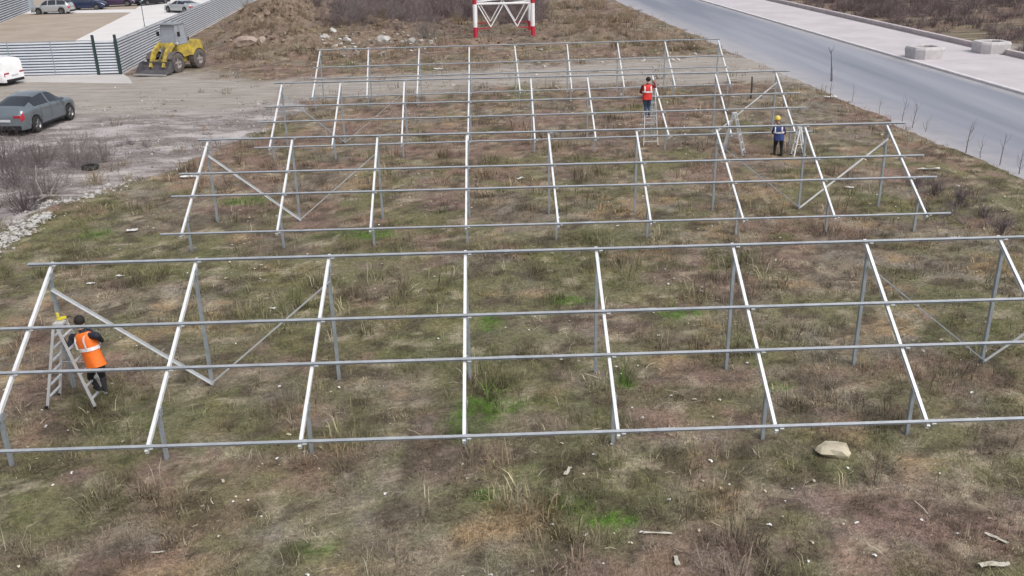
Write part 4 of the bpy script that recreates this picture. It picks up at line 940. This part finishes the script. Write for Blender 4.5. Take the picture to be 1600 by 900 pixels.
scrap('white angled scrap at the bottom left', 247, 866, .03, .20, .1); scrap('pale patch of crumpled film at the lower right', 1553, 884, .10, .45, .0); scrap('pale leaf-like scrap at the lower right', 1556, 840, .06, .32, -.9)
scrap('white scrap at the far edge of the track under the farthest frame', 684, 108, .35, .5, .1); scrap('yellowish scrap at the right end of the third frame', 1297, 154, .2, .6, 0)
tg = gp(142, 265); o = thing('tyre', 'old black tyre lying on the waste ground behind the bush', 'tyre', (tg.x, tg.y, hz(tg.x, tg.y)-.01))
MB().lathe([(0, .17), (0, .30), (.05, .33), (.13, .33), (.18, .30), (.18, .17), (0, .17)], (0, 0, 0), (0, 0, 1), 24).build('carcass', M_TYRE, o, smooth=40); MB().lathe([(.02, .165), (.16, .165), (.17, .19)], (0, 0, 0), (0, 0, 1), 20).build('bead', M_BLACK, o)
# dry wooden post behind the third frame
for (u, v0, v1, lab, r) in ((1173, 121, 155, 'short dark post standing behind the third frame', .05),):
    g = gp(u, v1); tp = at(u-1, v0, g.y); o = thing('wooden_post', lab, 'post', (g.x, g.y, hz(g.x, g.y)-.1)); MB().tube([(0, 0, 0), (.01, 0, tp.z*.6), (-.01, .02, tp.z+.1)], [r, r*.9, r*.7], 8).build('stem', mat('dark_wood', (.06, .05, .045), .9, var=.3, scale=8), o); MB().tube([(0, 0, tp.z*.5), (.12, 0, tp.z*.75)], [.015, .008], 5).build('twig', MATS['dark_wood'], o)

# ------------------------------------------------------------------ bare shrubs, saplings and trees
M_TWIG = mat('grey_twig', (.16, .135, .135), .95, col2=(.27, .24, .235), scale=5); M_DTWIG = mat('dark_twig', (.075, .058, .060), .95, col2=(.15, .12, .12), scale=5); M_PTWIG = mat('plum_twig', (.105, .080, .085), .95, col2=(.20, .16, .16), scale=5); M_TAN_TWIG = mat('tan_stalk', (.24, .19, .13), .95, col2=(.36, .29, .20), scale=5)
def branchy(mb, p, d, ln, r, depth, rnd, spread=.6, kids=3, seg=3, up=.12):
    pts = [p]; dd = d.normalized(); n = seg
    for i in range(n):
        dd = (dd+Vector((rnd.gauss(0, .16), rnd.gauss(0, .16), rnd.gauss(up, .12)))).normalized(); pts.append(pts[-1]+dd*(ln/n))
    mb.tube(pts, [r*(1-.7*i/n) for i in range(n+1)], 3 if r < .02 else 5, cap=False)
    if depth > 0:
        for k in range(kids):
            t = rnd.uniform(.35, 1.0); i = min(n-1, int(t*n)); q = pts[i].lerp(pts[i+1], t*n-i)
            nd = (dd+Vector((rnd.gauss(0, spread), rnd.gauss(0, spread), rnd.gauss(.05, spread*.6)))).normalized()
            branchy(mb, q, nd, ln*rnd.uniform(.45, .75), max(.0035, r*.55), depth-1, rnd, spread, kids, max(2, seg-1), up)
def bush_part(seed, h, stems, r=.012, wide=.8, depth=2, kids=3):
    rnd = random.Random(seed); mb = MB()
    for s in range(stems):
        a = rnd.uniform(0, 6.28); el = rnd.uniform(.25, 1.4)
        d = Vector((math.cos(a)*math.cos(el)*wide, math.sin(a)*math.cos(el)*wide, math.sin(el)))
        branchy(mb, Vector((rnd.gauss(0, .12*h), rnd.gauss(0, .12*h), -.05)), d, h*rnd.uniform(.45, .75), r*rnd.uniform(.6, 1.2), depth, rnd, .65, kids)
    return mb
def bush(label, u, v, h, stems, m, seed, r=.013, wide=.9, cat='bush', depth=2, kids=3, sy=1.0):
    g = gp(u, v); o = thing('bare_bush', label, cat, (g.x, g.y, hz(g.x, g.y)), group='leafless bushes')
    b = bush_part(seed, h, stems, r, wide, depth, kids).build('branches', m, o); b.scale = (1, sy, 1)
    s = MB()
    for k in range(4): q = k*1.7+seed; s.tube([(0, 0, -.15), (math.cos(q)*.08, math.sin(q)*.08, .25), (math.cos(q)*.2, math.sin(q)*.2, .6*h)], [.03, .024, .012], 5)
    tag(s.build('stems', m, o), kind='stuff')
bush('large grey leafless bush on the waste ground at left', 70, 314, 1.7, 60, M_TWIG, 1, .012, 1.3, sy=.9); bush('brownish leafless bush at the left edge below the car', 24, 292, 1.9, 64, M_PTWIG, 2, .010, 1.2)
bush('low grey bush right of the brownish one, near the tyre', 116, 262, 1.6, 56, M_TWIG, 3, .009, 1.3); bush('thin grey bush on the pale ground right of the low grey one', 165, 252, 1.3, 40, M_TWIG, 4, .008, 1.3)
bush('wide brown-grey bush in front of the parked car', 62, 262, 1.5, 60, M_PTWIG, 6, .009, 1.5); bush('brown bush at the far left edge under the parked car', 6, 258, 1.6, 54, M_PTWIG, 7, .009, 1.3); bush('small tan bush between the tyre and the stone line', 150, 292, .8, 36, M_TAN_TWIG, 8, .007, 1.5)
bush('pale arching bush in the thicket left of the mast', 548, 52, 2.6, 40, M_TWIG, 31, .03, 1.3); bush('tangled grey bush in the middle of the thicket', 612, 40, 2.6, 40, M_TWIG, 32, .03, 1.3); bush('low pale bush at the right end of the thicket', 668, 62, 2.0, 34, M_TWIG, 33, .025, 1.4); bush('dark brown bush on the top of the soil heap', 500, 40, 2.2, 34, M_PTWIG, 34, .025, 1.2)
bush('low dark bush between the large bush and the rubble ridge', 40, 335, 1.1, 44, M_DTWIG, 5, .010, 1.4)
for i, (u, v, h, lab) in enumerate(((1460, 305, .75, 'low plum-grey brush right of the second frame'), (1500, 318, .7, 'low plum-grey brush next to the first, nearer the road'), (1540, 338, .6, 'sparse plum-grey brush nearest the right edge'), (1428, 290, .5, 'small grey brush beside the white scrap right of the frame'), (1565, 365, .5, 'small plum brush at the right edge above the nearest frame'))):
    bush(lab, u, v, h, 26, M_PTWIG, 20+i, .008, 1.3)
fb_ = thing('fallen_branch', 'pale forked dead branch lying beside the large bush', 'branch', gnd(78, 318), group=None)
MB().tube([(-.9, -.15, .12), (-.2, 0, .18), (.5, .06, .14), (1.5, .25, .08)], [.05, .045, .035, .015], 6).build('limb', mat('dead_wood', (.30, .27, .27), .9, col2=(.42, .39, .38), scale=6), fb_)
for p_ in (((-.2, 0, .18), (-.35, .1, .7), (-.3, .2, 1.2)), ((.05, 0, .16), (.3, .1, .6), (.2, .15, 1.0)), ((-.1, 0, .15), (-.2, -.4, .12), (-.1, -.8, .06))): MB().tube(p_, [.035, .025, .012], 6).build('fork', MATS['dead_wood'], fb_)
SAP = [(1299, 127, 74, .075, 'tall dark sapling with a thick base at the road verge'), (1298, 155, 108, .03, 'thin sapling stem at the verge below the tall dark one'), (1331, 160, 128, .02, 'short thin stem at the verge right of the third frame'), (1374, 178, 152, .02, 'short stem at the verge left of the paired stalks'), (1409, 192, 152, .03, 'left of two paired dry stalks by the road'), (1425, 200, 158, .032, 'right of two paired dry stalks by the road'), (1446, 206, 184, .022, 'short dry stalk right of the paired stalks'), (1509, 239, 188, .036, 'tall leaning dry stalk at the verge'), (1532, 247, 216, .024, 'short dry stalk right of the tall leaning one'), (1562, 258, 206, .034, 'dark dry stalk second from the right edge'), (1592, 272, 230, .032, 'dry stalk at the right edge of the verge')]
for i, (u, v, vt, r, lab) in enumerate(SAP):
    g = gp(u, v); du = {0: 0, 4: 9, 5: 9, 7: 12, 9: 12, 10: 8}.get(i, 3); tp = at(u+du, vt, g.y); rnd = random.Random(i); o = thing('sapling', lab, 'sapling', (g.x, g.y, hz(g.x, g.y)-.05), group='dry stalks and saplings along the road verge')
    e = Vector((tp.x-g.x, 0, tp.z)); m = MB().tube([(0, 0, 0), e*.35+Vector((rnd.uniform(-.05, .03), 0, 0)), e*.7+Vector((rnd.uniform(-.04, .04), 0, 0)), e], [r*.62, r*.45, r*.32, r*.18], 6); m.build('stem', M_PTWIG if i else M_DTWIG, o)
    t = MB()
    for k in range(rnd.randint(3, 8)): a = rnd.uniform(0, 6.28); p = e*rnd.uniform(.25, .95); t.tube([p, p+Vector((math.cos(a)*.12, math.sin(a)*.12, .16)), p+Vector((math.cos(a)*.17, math.sin(a)*.17, .36))], [r*.2, r*.14, r*.08], 3, cap=False)
    tag(t.build('twigs', M_PTWIG, o), kind='stuff')
TREES = [(532, 6), (552, 9), (566, 4), (584, 10), (600, 3), (615, 8), (641, 5), (655, 9), (668, 4), (684, 10), (700, 6), (716, 4)]
for i, (u, v) in enumerate(TREES):
    g = gp(u, v); rnd = random.Random(40+i); H = rnd.uniform(4.5, 6.5)
    names = ['first', 'second', 'third', 'fourth', 'fifth', 'sixth', 'seventh', 'eighth', 'ninth', 'tenth', 'eleventh', 'twelfth']
    o = thing('bare_tree', 'dark bare tree trunk, %s from the left in the thicket at the top' % names[i], 'tree', (g.x, g.y, hz(g.x, g.y)-.1), group='bare trees in the thicket left of the mast')
    ln = Vector((rnd.uniform(-.5, .5), rnd.uniform(-.3, .3), H*.45)); MB().tube([(0, 0, 0), ln*.5+Vector((rnd.uniform(-.1, .1), 0, 0)), ln], [.13, .10, .07], 8).build('trunk', M_DTWIG if i % 3 else M_TWIG, o)
    c = MB()
    for k in range(9):
        a = rnd.uniform(0, 6.28); branchy(c, ln*rnd.uniform(.45, 1.0), Vector((math.cos(a)*.6, math.sin(a)*.6, .8)), H*.4, .05, 2, rnd, .5, 3)
    c.build('crown', M_DTWIG, o)

# ------------------------------------------------------------------ grass, chaff and brush (uncountable)
def attr_mat(name, rough=.9, trans=True):
    m = bpy.data.materials.new(name); m.use_nodes = True; nt = m.node_tree; b = nt.nodes['Principled BSDF']; L = nt.links.new
    a = nt.nodes.new('ShaderNodeAttribute'); a.attribute_type = 'INSTANCER'; a.attribute_name = 'tint'
    g = nt.nodes.new('ShaderNodeAttribute'); g.attribute_name = 'shade'
    mx = nt.nodes.new('ShaderNodeMix'); mx.data_type = 'RGBA'; mx.blend_type = 'MULTIPLY'; mx.inputs['Factor'].default_value = 1
    L(a.outputs['Color'], mx.inputs[6]); L(g.outputs['Color'], mx.inputs[7]); L(mx.outputs[2], b.inputs['Base Color'])
    b.inputs['Roughness'].default_value = rough; b.inputs['Specular IOR Level'].default_value = .15
    return m
SRC = {}
def source(kind, meshes):
    c = bpy.data.collections.new('source_'+kind)
    for i, me in enumerate(meshes): o = bpy.data.objects.new('%s_tuft' % kind, me); c.objects.link(o)
    SRC[kind] = c; return c
def tuft_mesh(seed, n, rad, hmin, hmax, wid, lean, m):
    r = np.random.default_rng(seed); V = []; F = []; S = []
    for k in range(n):
        a = r.uniform(0, 6.28); q = rad*math.sqrt(r.random()); p = Vector((math.cos(a)*q, math.sin(a)*q, -.01)); h = r.uniform(hmin, hmax); az = a+r.normal(0, .9); l = abs(r.normal(lean, .35))
        d = Vector((math.cos(az), math.sin(az), 0)); w = Vector((-d.y, d.x, 0))*wid*r.uniform(.6, 1.3); mid = p+d*(h*l*.35)+Vector((0, 0, h*.6)); tip = p+d*(h*l)+Vector((0, 0, h*(1-.35*min(1, l))))
        k0 = len(V); V += [p-w, p+w, mid+w*.8, mid-w*.8, tip]; F += [(k0, k0+1, k0+2, k0+3), (k0+3, k0+2, k0+4)]
        s = r.uniform(.6, 1.25); S += [s]*5
    me = bpy.data.meshes.new('tuft'); me.from_pydata([tuple(v) for v in V], [], F); me.materials.append(m)
    at_ = me.attributes.new('shade', 'FLOAT_COLOR', 'POINT'); at_.data.foreach_set('color', np.repeat(np.array(S), 4).reshape(-1, 4).ravel())
    return me
def scatter(name, label, P, rotz, scale, idx, tint, col):
    me = bpy.data.meshes.new(name); me.vertices.add(len(P)); me.vertices.foreach_set('co', P.astype(np.float32).ravel())
    a = me.attributes.new('rot', 'FLOAT_VECTOR', 'POINT'); R = np.zeros((len(P), 3), np.float32); R[:, 2] = rotz; R[:, :2] = RNG.normal(0, .12, (len(P), 2)); a.data.foreach_set('vector', R.ravel())
    a = me.attributes.new('scl', 'FLOAT_VECTOR', 'POINT'); a.data.foreach_set('vector', scale.astype(np.float32).ravel())
    a = me.attributes.new('idx', 'INT', 'POINT'); a.data.foreach_set('value', idx.astype(np.int32))
    a = me.attributes.new('tint', 'FLOAT_COLOR', 'POINT'); a.data.foreach_set('color', np.concatenate([tint, np.ones((len(P), 1))], 1).astype(np.float32).ravel())
    o = link(name, me); tag(o, label, kind='stuff')
    ng = bpy.data.node_groups.new(name+'_nodes', 'GeometryNodeTree'); ng.interface.new_socket('Geometry', in_out='INPUT', socket_type='NodeSocketGeometry'); ng.interface.new_socket('Geometry', in_out='OUTPUT', socket_type='NodeSocketGeometry')
    N = ng.nodes.new; L = ng.links.new; gi = N('NodeGroupInput'); go = N('NodeGroupOutput'); ip = N('GeometryNodeInstanceOnPoints'); ci = N('GeometryNodeCollectionInfo')
    ci.inputs['Collection'].default_value = col; ci.inputs['Separate Children'].default_value = True; ci.inputs['Reset Children'].default_value = True
    def na(n, t): q = N('GeometryNodeInputNamedAttribute'); q.data_type = t; q.inputs['Name'].default_value = n; return q.outputs['Attribute']
    L(gi.outputs[0], ip.inputs['Points']); L(ci.outputs[0], ip.inputs['Instance']); ip.inputs['Pick Instance'].default_value = True
    L(na('idx', 'INT'), ip.inputs['Instance Index']); L(na('rot', 'FLOAT_VECTOR'), ip.inputs['Rotation']); L(na('scl', 'FLOAT_VECTOR'), ip.inputs['Scale']); L(ip.outputs[0], go.inputs[0])
    md = o.modifiers.new('scatter', 'NODES'); md.node_group = ng; return o
M_GRASS = attr_mat('grass_blades')
short = [tuft_mesh(i, 26, .17, .03, .10, .0045, .9, M_GRASS) for i in range(6)]
tall = [tuft_mesh(20+i, 16, .10, .10, .24, .0038, .55, M_GRASS) for i in range(4)]
straw = [tuft_mesh(40+i, 5, .16, .12, .34, .0040, .7, M_GRASS) for i in range(3)]
source('grass', short+tall+straw)
def points(x0, x1, y0, y1, dens):
    n = int((x1-x0)*(y1-y0)*dens); return RNG.uniform(x0, x1, n), RNG.uniform(y0, y1, n)
def grass():
    X = []; Y = []
    for y0, y1, d in ((8.8, 13, 62), (13, 18, 46), (18, 26, 28), (26, 36, 15), (36, 50, 8), (50, 66, 5), (66, 105, 3.2)):
        w0 = y1*.62+3; a, b = points(-w0, min(w0, 21), y0, y1, d); X.append(a); Y.append(b)
    x = np.concatenate(X); y = np.concatenate(Y); M = masks(x, y); e = x-K*y
    clump = fbm(x+5, y+9, .9, 4); keep = RNG.random(len(x)) < np.clip(1.25-.95*M['track']-1.0*M['gravel']-.45*M['soil']-.85*M['heap'], 0.02, 1)*np.clip((clump-.30)*3.2, .22, 1)
    keep &= (e < 19.75+(fbm(x, y, .5, 3)-.5)*.8) & ~((y > 59) & (x < fence_b_x(y)+.2)) & ~((y > 56) & (x < -17) & (y < 66))
    x, y, clump = x[keep], y[keep], clump[keep]; M = {k: v[keep] for k, v in M.items()}; n = len(x)
    z = height(x, y)
    tint = veg(x+RNG.normal(0, .12, n), y+RNG.normal(0, .12, n))*RNG.uniform(.70, 1.40, (n, 1)); tint *= np.array([1.05, 1.05, 1.0])
    pale = RNG.random(n) < .035; tint[pale] = np.array([.46, .41, .31])*RNG.uniform(.8, 1.2, (pale.sum(), 1))
    u = RNG.random(n); idx = np.where(u < .74, RNG.integers(0, 6, n), np.where(u < .90, RNG.integers(6, 10, n), RNG.integers(10, 13, n))); idx[pale] = RNG.integers(10, 13, pale.sum())
    big = sstep(.55, .70, fbm(x+44, y+12, .8, 4)); idx = np.where((RNG.random(n) < big*.6) & ~pale, RNG.integers(6, 10, n), idx)
    sp_ = M['spot'] > .35; idx = np.where(sp_ & (RNG.random(n) < .7), RNG.integers(6, 10, n), idx)
    s = RNG.gamma(6, .165, n)*(.8+.5*big)*np.interp(y, [9, 20, 40, 100], [.85, 1.0, 1.35, 2.3]); sz = s*np.interp(y, [9, 30, 100], [1.0, .9, .65])*(.75+.6*clump)
    scatter('grass', 'dry and green grass over the whole field', np.stack([x, y, z], 1), RNG.uniform(0, 6.28, n), np.stack([s, s, sz], 1), idx, tint, SRC['grass']); return n
print('tufts', grass())
# chaff: straw stalks and white chips lying flat
def chip(seed, l, w):
    r = random.Random(seed); b = r.uniform(-.12, .12)*l; V = [(-l/2, -w/2, 0), (-l/2, w/2, 0), (0, w/2+b, .012), (0, -w/2+b, .012), (l/2, w*.3, 0), (l/2, -w*.3, 0), (0, b, -.01)]
    me = bpy.data.meshes.new('chip'); me.from_pydata(V, [], [(0, 3, 2, 1), (3, 5, 4, 2), (0, 1, 6), (5, 6, 4)]); me.materials.append(M_GRASS); a = me.attributes.new('shade', 'FLOAT_COLOR', 'POINT'); a.data.foreach_set('color', [1.0]*28); return me
source('chaff', [chip(1, .24, .008), chip(2, .16, .010), chip(3, .07, .035), chip(4, .05, .04), chip(5, .32, .009)])
def chaff():
    X = []; Y = []
    for y0, y1, d in ((8.8, 18, 3.2), (18, 30, 1.6), (30, 60, .75), (60, 80, .4)):
        w0 = y1*.62+3; a, b = points(-w0, min(w0, 18.5), y0, y1, d); X.append(a); Y.append(b)
    x = np.concatenate(X); y = np.concatenate(Y); k = fbm(x+60, y, .5, 3) > RNG.uniform(.36, .62, len(x)); k &= ~((y > 59) & (x < fence_b_x(y)+.2)); x = x[k]; y = y[k]; n = len(x); z = height(x, y)+.035
    t = np.array([.52, .46, .35])*RNG.uniform(.6, 1.35, (n, 1)); w = RNG.random(n) < .18; t[w] = np.array([.70, .69, .66])
    s = RNG.uniform(.6, 1.3, n)*np.interp(y, [9, 30, 70], [.9, 1.3, 2.4])
    scatter('chaff', 'straw stalks and pale chips strewn over the field', np.stack([x, y, z], 1), RNG.uniform(0, 6.28, n), np.stack([s, s, s], 1), np.where(w, RNG.integers(2, 4, n), RNG.integers(0, 5, n)), t, SRC['chaff'])
chaff()
# pebbles on the waste ground and the track
peb = [rock_mesh('pebble', 300+i, M_GRASS, (1, .8, .6), 1) for i in range(4)]
for me in peb: a = me.attributes.new('shade', 'FLOAT_COLOR', 'POINT'); a.data.foreach_set('color', [1.0]*4*len(me.vertices))
source('pebble', peb)
def pebbles():
    x1, y1 = points(-30, -9, 23, 52, 7); x2, y2 = points(-22, 17, 48, 64, 3); x3, y3 = points(-22, 6, 66, 90, 1.2); x = np.concatenate([x1, x2, x3]); y = np.concatenate([y1, y2, y3]); M = masks(x, y)
    cl = fbm(x+3, y+44, .6, 4); k = (RNG.random(len(x)) < np.clip(M['gravel']*.8+M['track']*.25+M['heap']*.6, 0, 1)*np.clip((cl-.38)*5, .03, 1)) & (x > -12-y*.5) & ~((y > 56) & (x < -19))
    x = x[k]; y = y[k]; n = len(x); t = np.array([.34, .315, .305])*RNG.uniform(.5, 1.45, (n, 1)); s = RNG.gamma(2.0, .030, n)+.02; z = height(x, y)+s*.12
    scatter('pebbles', 'loose pebbles over the waste ground and track', np.stack([x, y, z], 1), RNG.uniform(0, 6.28, n), np.stack([s, s, s], 1), RNG.integers(0, 4, n), t, SRC['pebble'])
pebbles()
def clods():
    x, y = points(-23, 6, 66, 98, 5); M = masks(x, y); k = (RNG.random(len(x)) < M['heap']*np.clip((fbm(x+9, y+4, .5, 4)-.36)*4, .05, 1)) & (x > fence_b_x(y)+1.0); x = x[k]; y = y[k]; n = len(x)
    t = np.array([.20, .150, .115])*RNG.uniform(.45, 1.5, (n, 1)); s = RNG.gamma(1.6, .11, n)+.06; z = height(x, y)+s*.10
    scatter('clods', 'clods of brown earth on the soil heaps', np.stack([x, y, z], 1), RNG.uniform(0, 6.28, n), np.stack([s, s, s], 1), RNG.integers(0, 4, n), t, SRC['pebble'])
clods()
# brush: low leafless scrub beyond the wall, in the thicket at the top and over the heaps
def brush_src(seed, h, st): me = bush_part(seed, h, st, .016, 1.1, 2, 3).mesh('clump', M_GRASS); a = me.attributes.new('shade', 'FLOAT_COLOR', 'POINT'); a.data.foreach_set('color', np.repeat(np.random.default_rng(seed).uniform(.7, 1.25, len(me.vertices)), 4)); return me
source('brush', [brush_src(70+i, .95, 16) for i in range(5)]+[tuft_mesh(90+i, 40, .30, .15, .55, .012, .7, M_GRASS) for i in range(3)])
def brush():
    xa, ya = points(33, 78, 46, 125, .95); e = xa-K*ya; k = (e > WALK_OUT+.9) & (fbm(xa, ya, .18, 4) > RNG.uniform(.25, .55, len(xa))); xa, ya = xa[k], ya[k]
    xb, yb = points(-15, 6, 74, 122, 1.6); k = fbm(xb+8, yb+2, .16, 4)+np.clip((yb-86)*.02, -.2, .3)+np.clip((-xb-1)*.012, -.15, .1) > RNG.uniform(.50, .78, len(xb)); k &= ~((abs(xb-1.6) < 3.6) & (yb < 85)); xb, yb = xb[k], yb[k]
    xc, yc = points(-22, 16, 66, 112, .7); k = (fbm(xc+80, yc+33, .2, 4) > .52) & (xc > fence_b_x(yc)+2) & (xc-K*yc < 18) & ~((abs(xc-1.6) < 4) & (abs(yc-79) < 6)); xc, yc = xc[k], yc[k]
    xd, yd = points(-20, -12.5, 27, 42, .9); k = (fbm(xd+1, yd+3, .35, 3) > .50) & (xd < -15.2+.235*(yd-26.7)); xd, yd = xd[k], yd[k]
    xe, ye = points(13.2, 18.6, 22, 37, 1.3); k = (fbm(xe+51, ye+3, .35, 3) > .50); xe, ye = xe[k], ye[k]
    x = np.concatenate([xa, xb, xc, xd, xe]); y = np.concatenate([ya, yb, yc, yd, ye]); n = len(x); z = height(x, y)
    na, nb, nc = len(xa), len(xb), len(xc); t = np.zeros((n, 3)); r = RNG.random((n, 1)); t[:] = np.array([.125, .095, .100])*(1-r)+np.array([.20, .160, .155])*r
    t[na:na+nb] *= RNG.uniform(.75, 1.6, (nb, 1)); t[na+nb:na+nb+nc] = np.array([.27, .21, .145])*(.6+.6*r[na+nb:na+nb+nc]); t[na+nb+nc:] = np.array([.23, .195, .19])*(.7+.5*r[na+nb+nc:])
    idx = RNG.integers(0, 8, n); idx[na+nb:na+nb+nc] = np.where(RNG.random(nc) < .75, RNG.integers(5, 8, nc), RNG.integers(0, 5, nc)); idx[na+nb+nc:] = RNG.integers(0, 8, n-na-nb-nc)
    s = RNG.uniform(.7, 1.5, n); s[na+nb:na+nb+nc] *= .9; s[na+nb+nc:] *= .42; s[na:na+nb] *= np.interp(yb, [82, 92, 112], [.7, 1.1, 1.9])
    scatter('brush', 'low leafless brush beyond the wall, on the heaps and in the thicket', np.stack([x, y, z], 1), RNG.uniform(0, 6.28, n), np.stack([s, s, s*RNG.uniform(.8, 1.2, n)], 1), idx, t, SRC['brush']); print('brush', n)
brush()
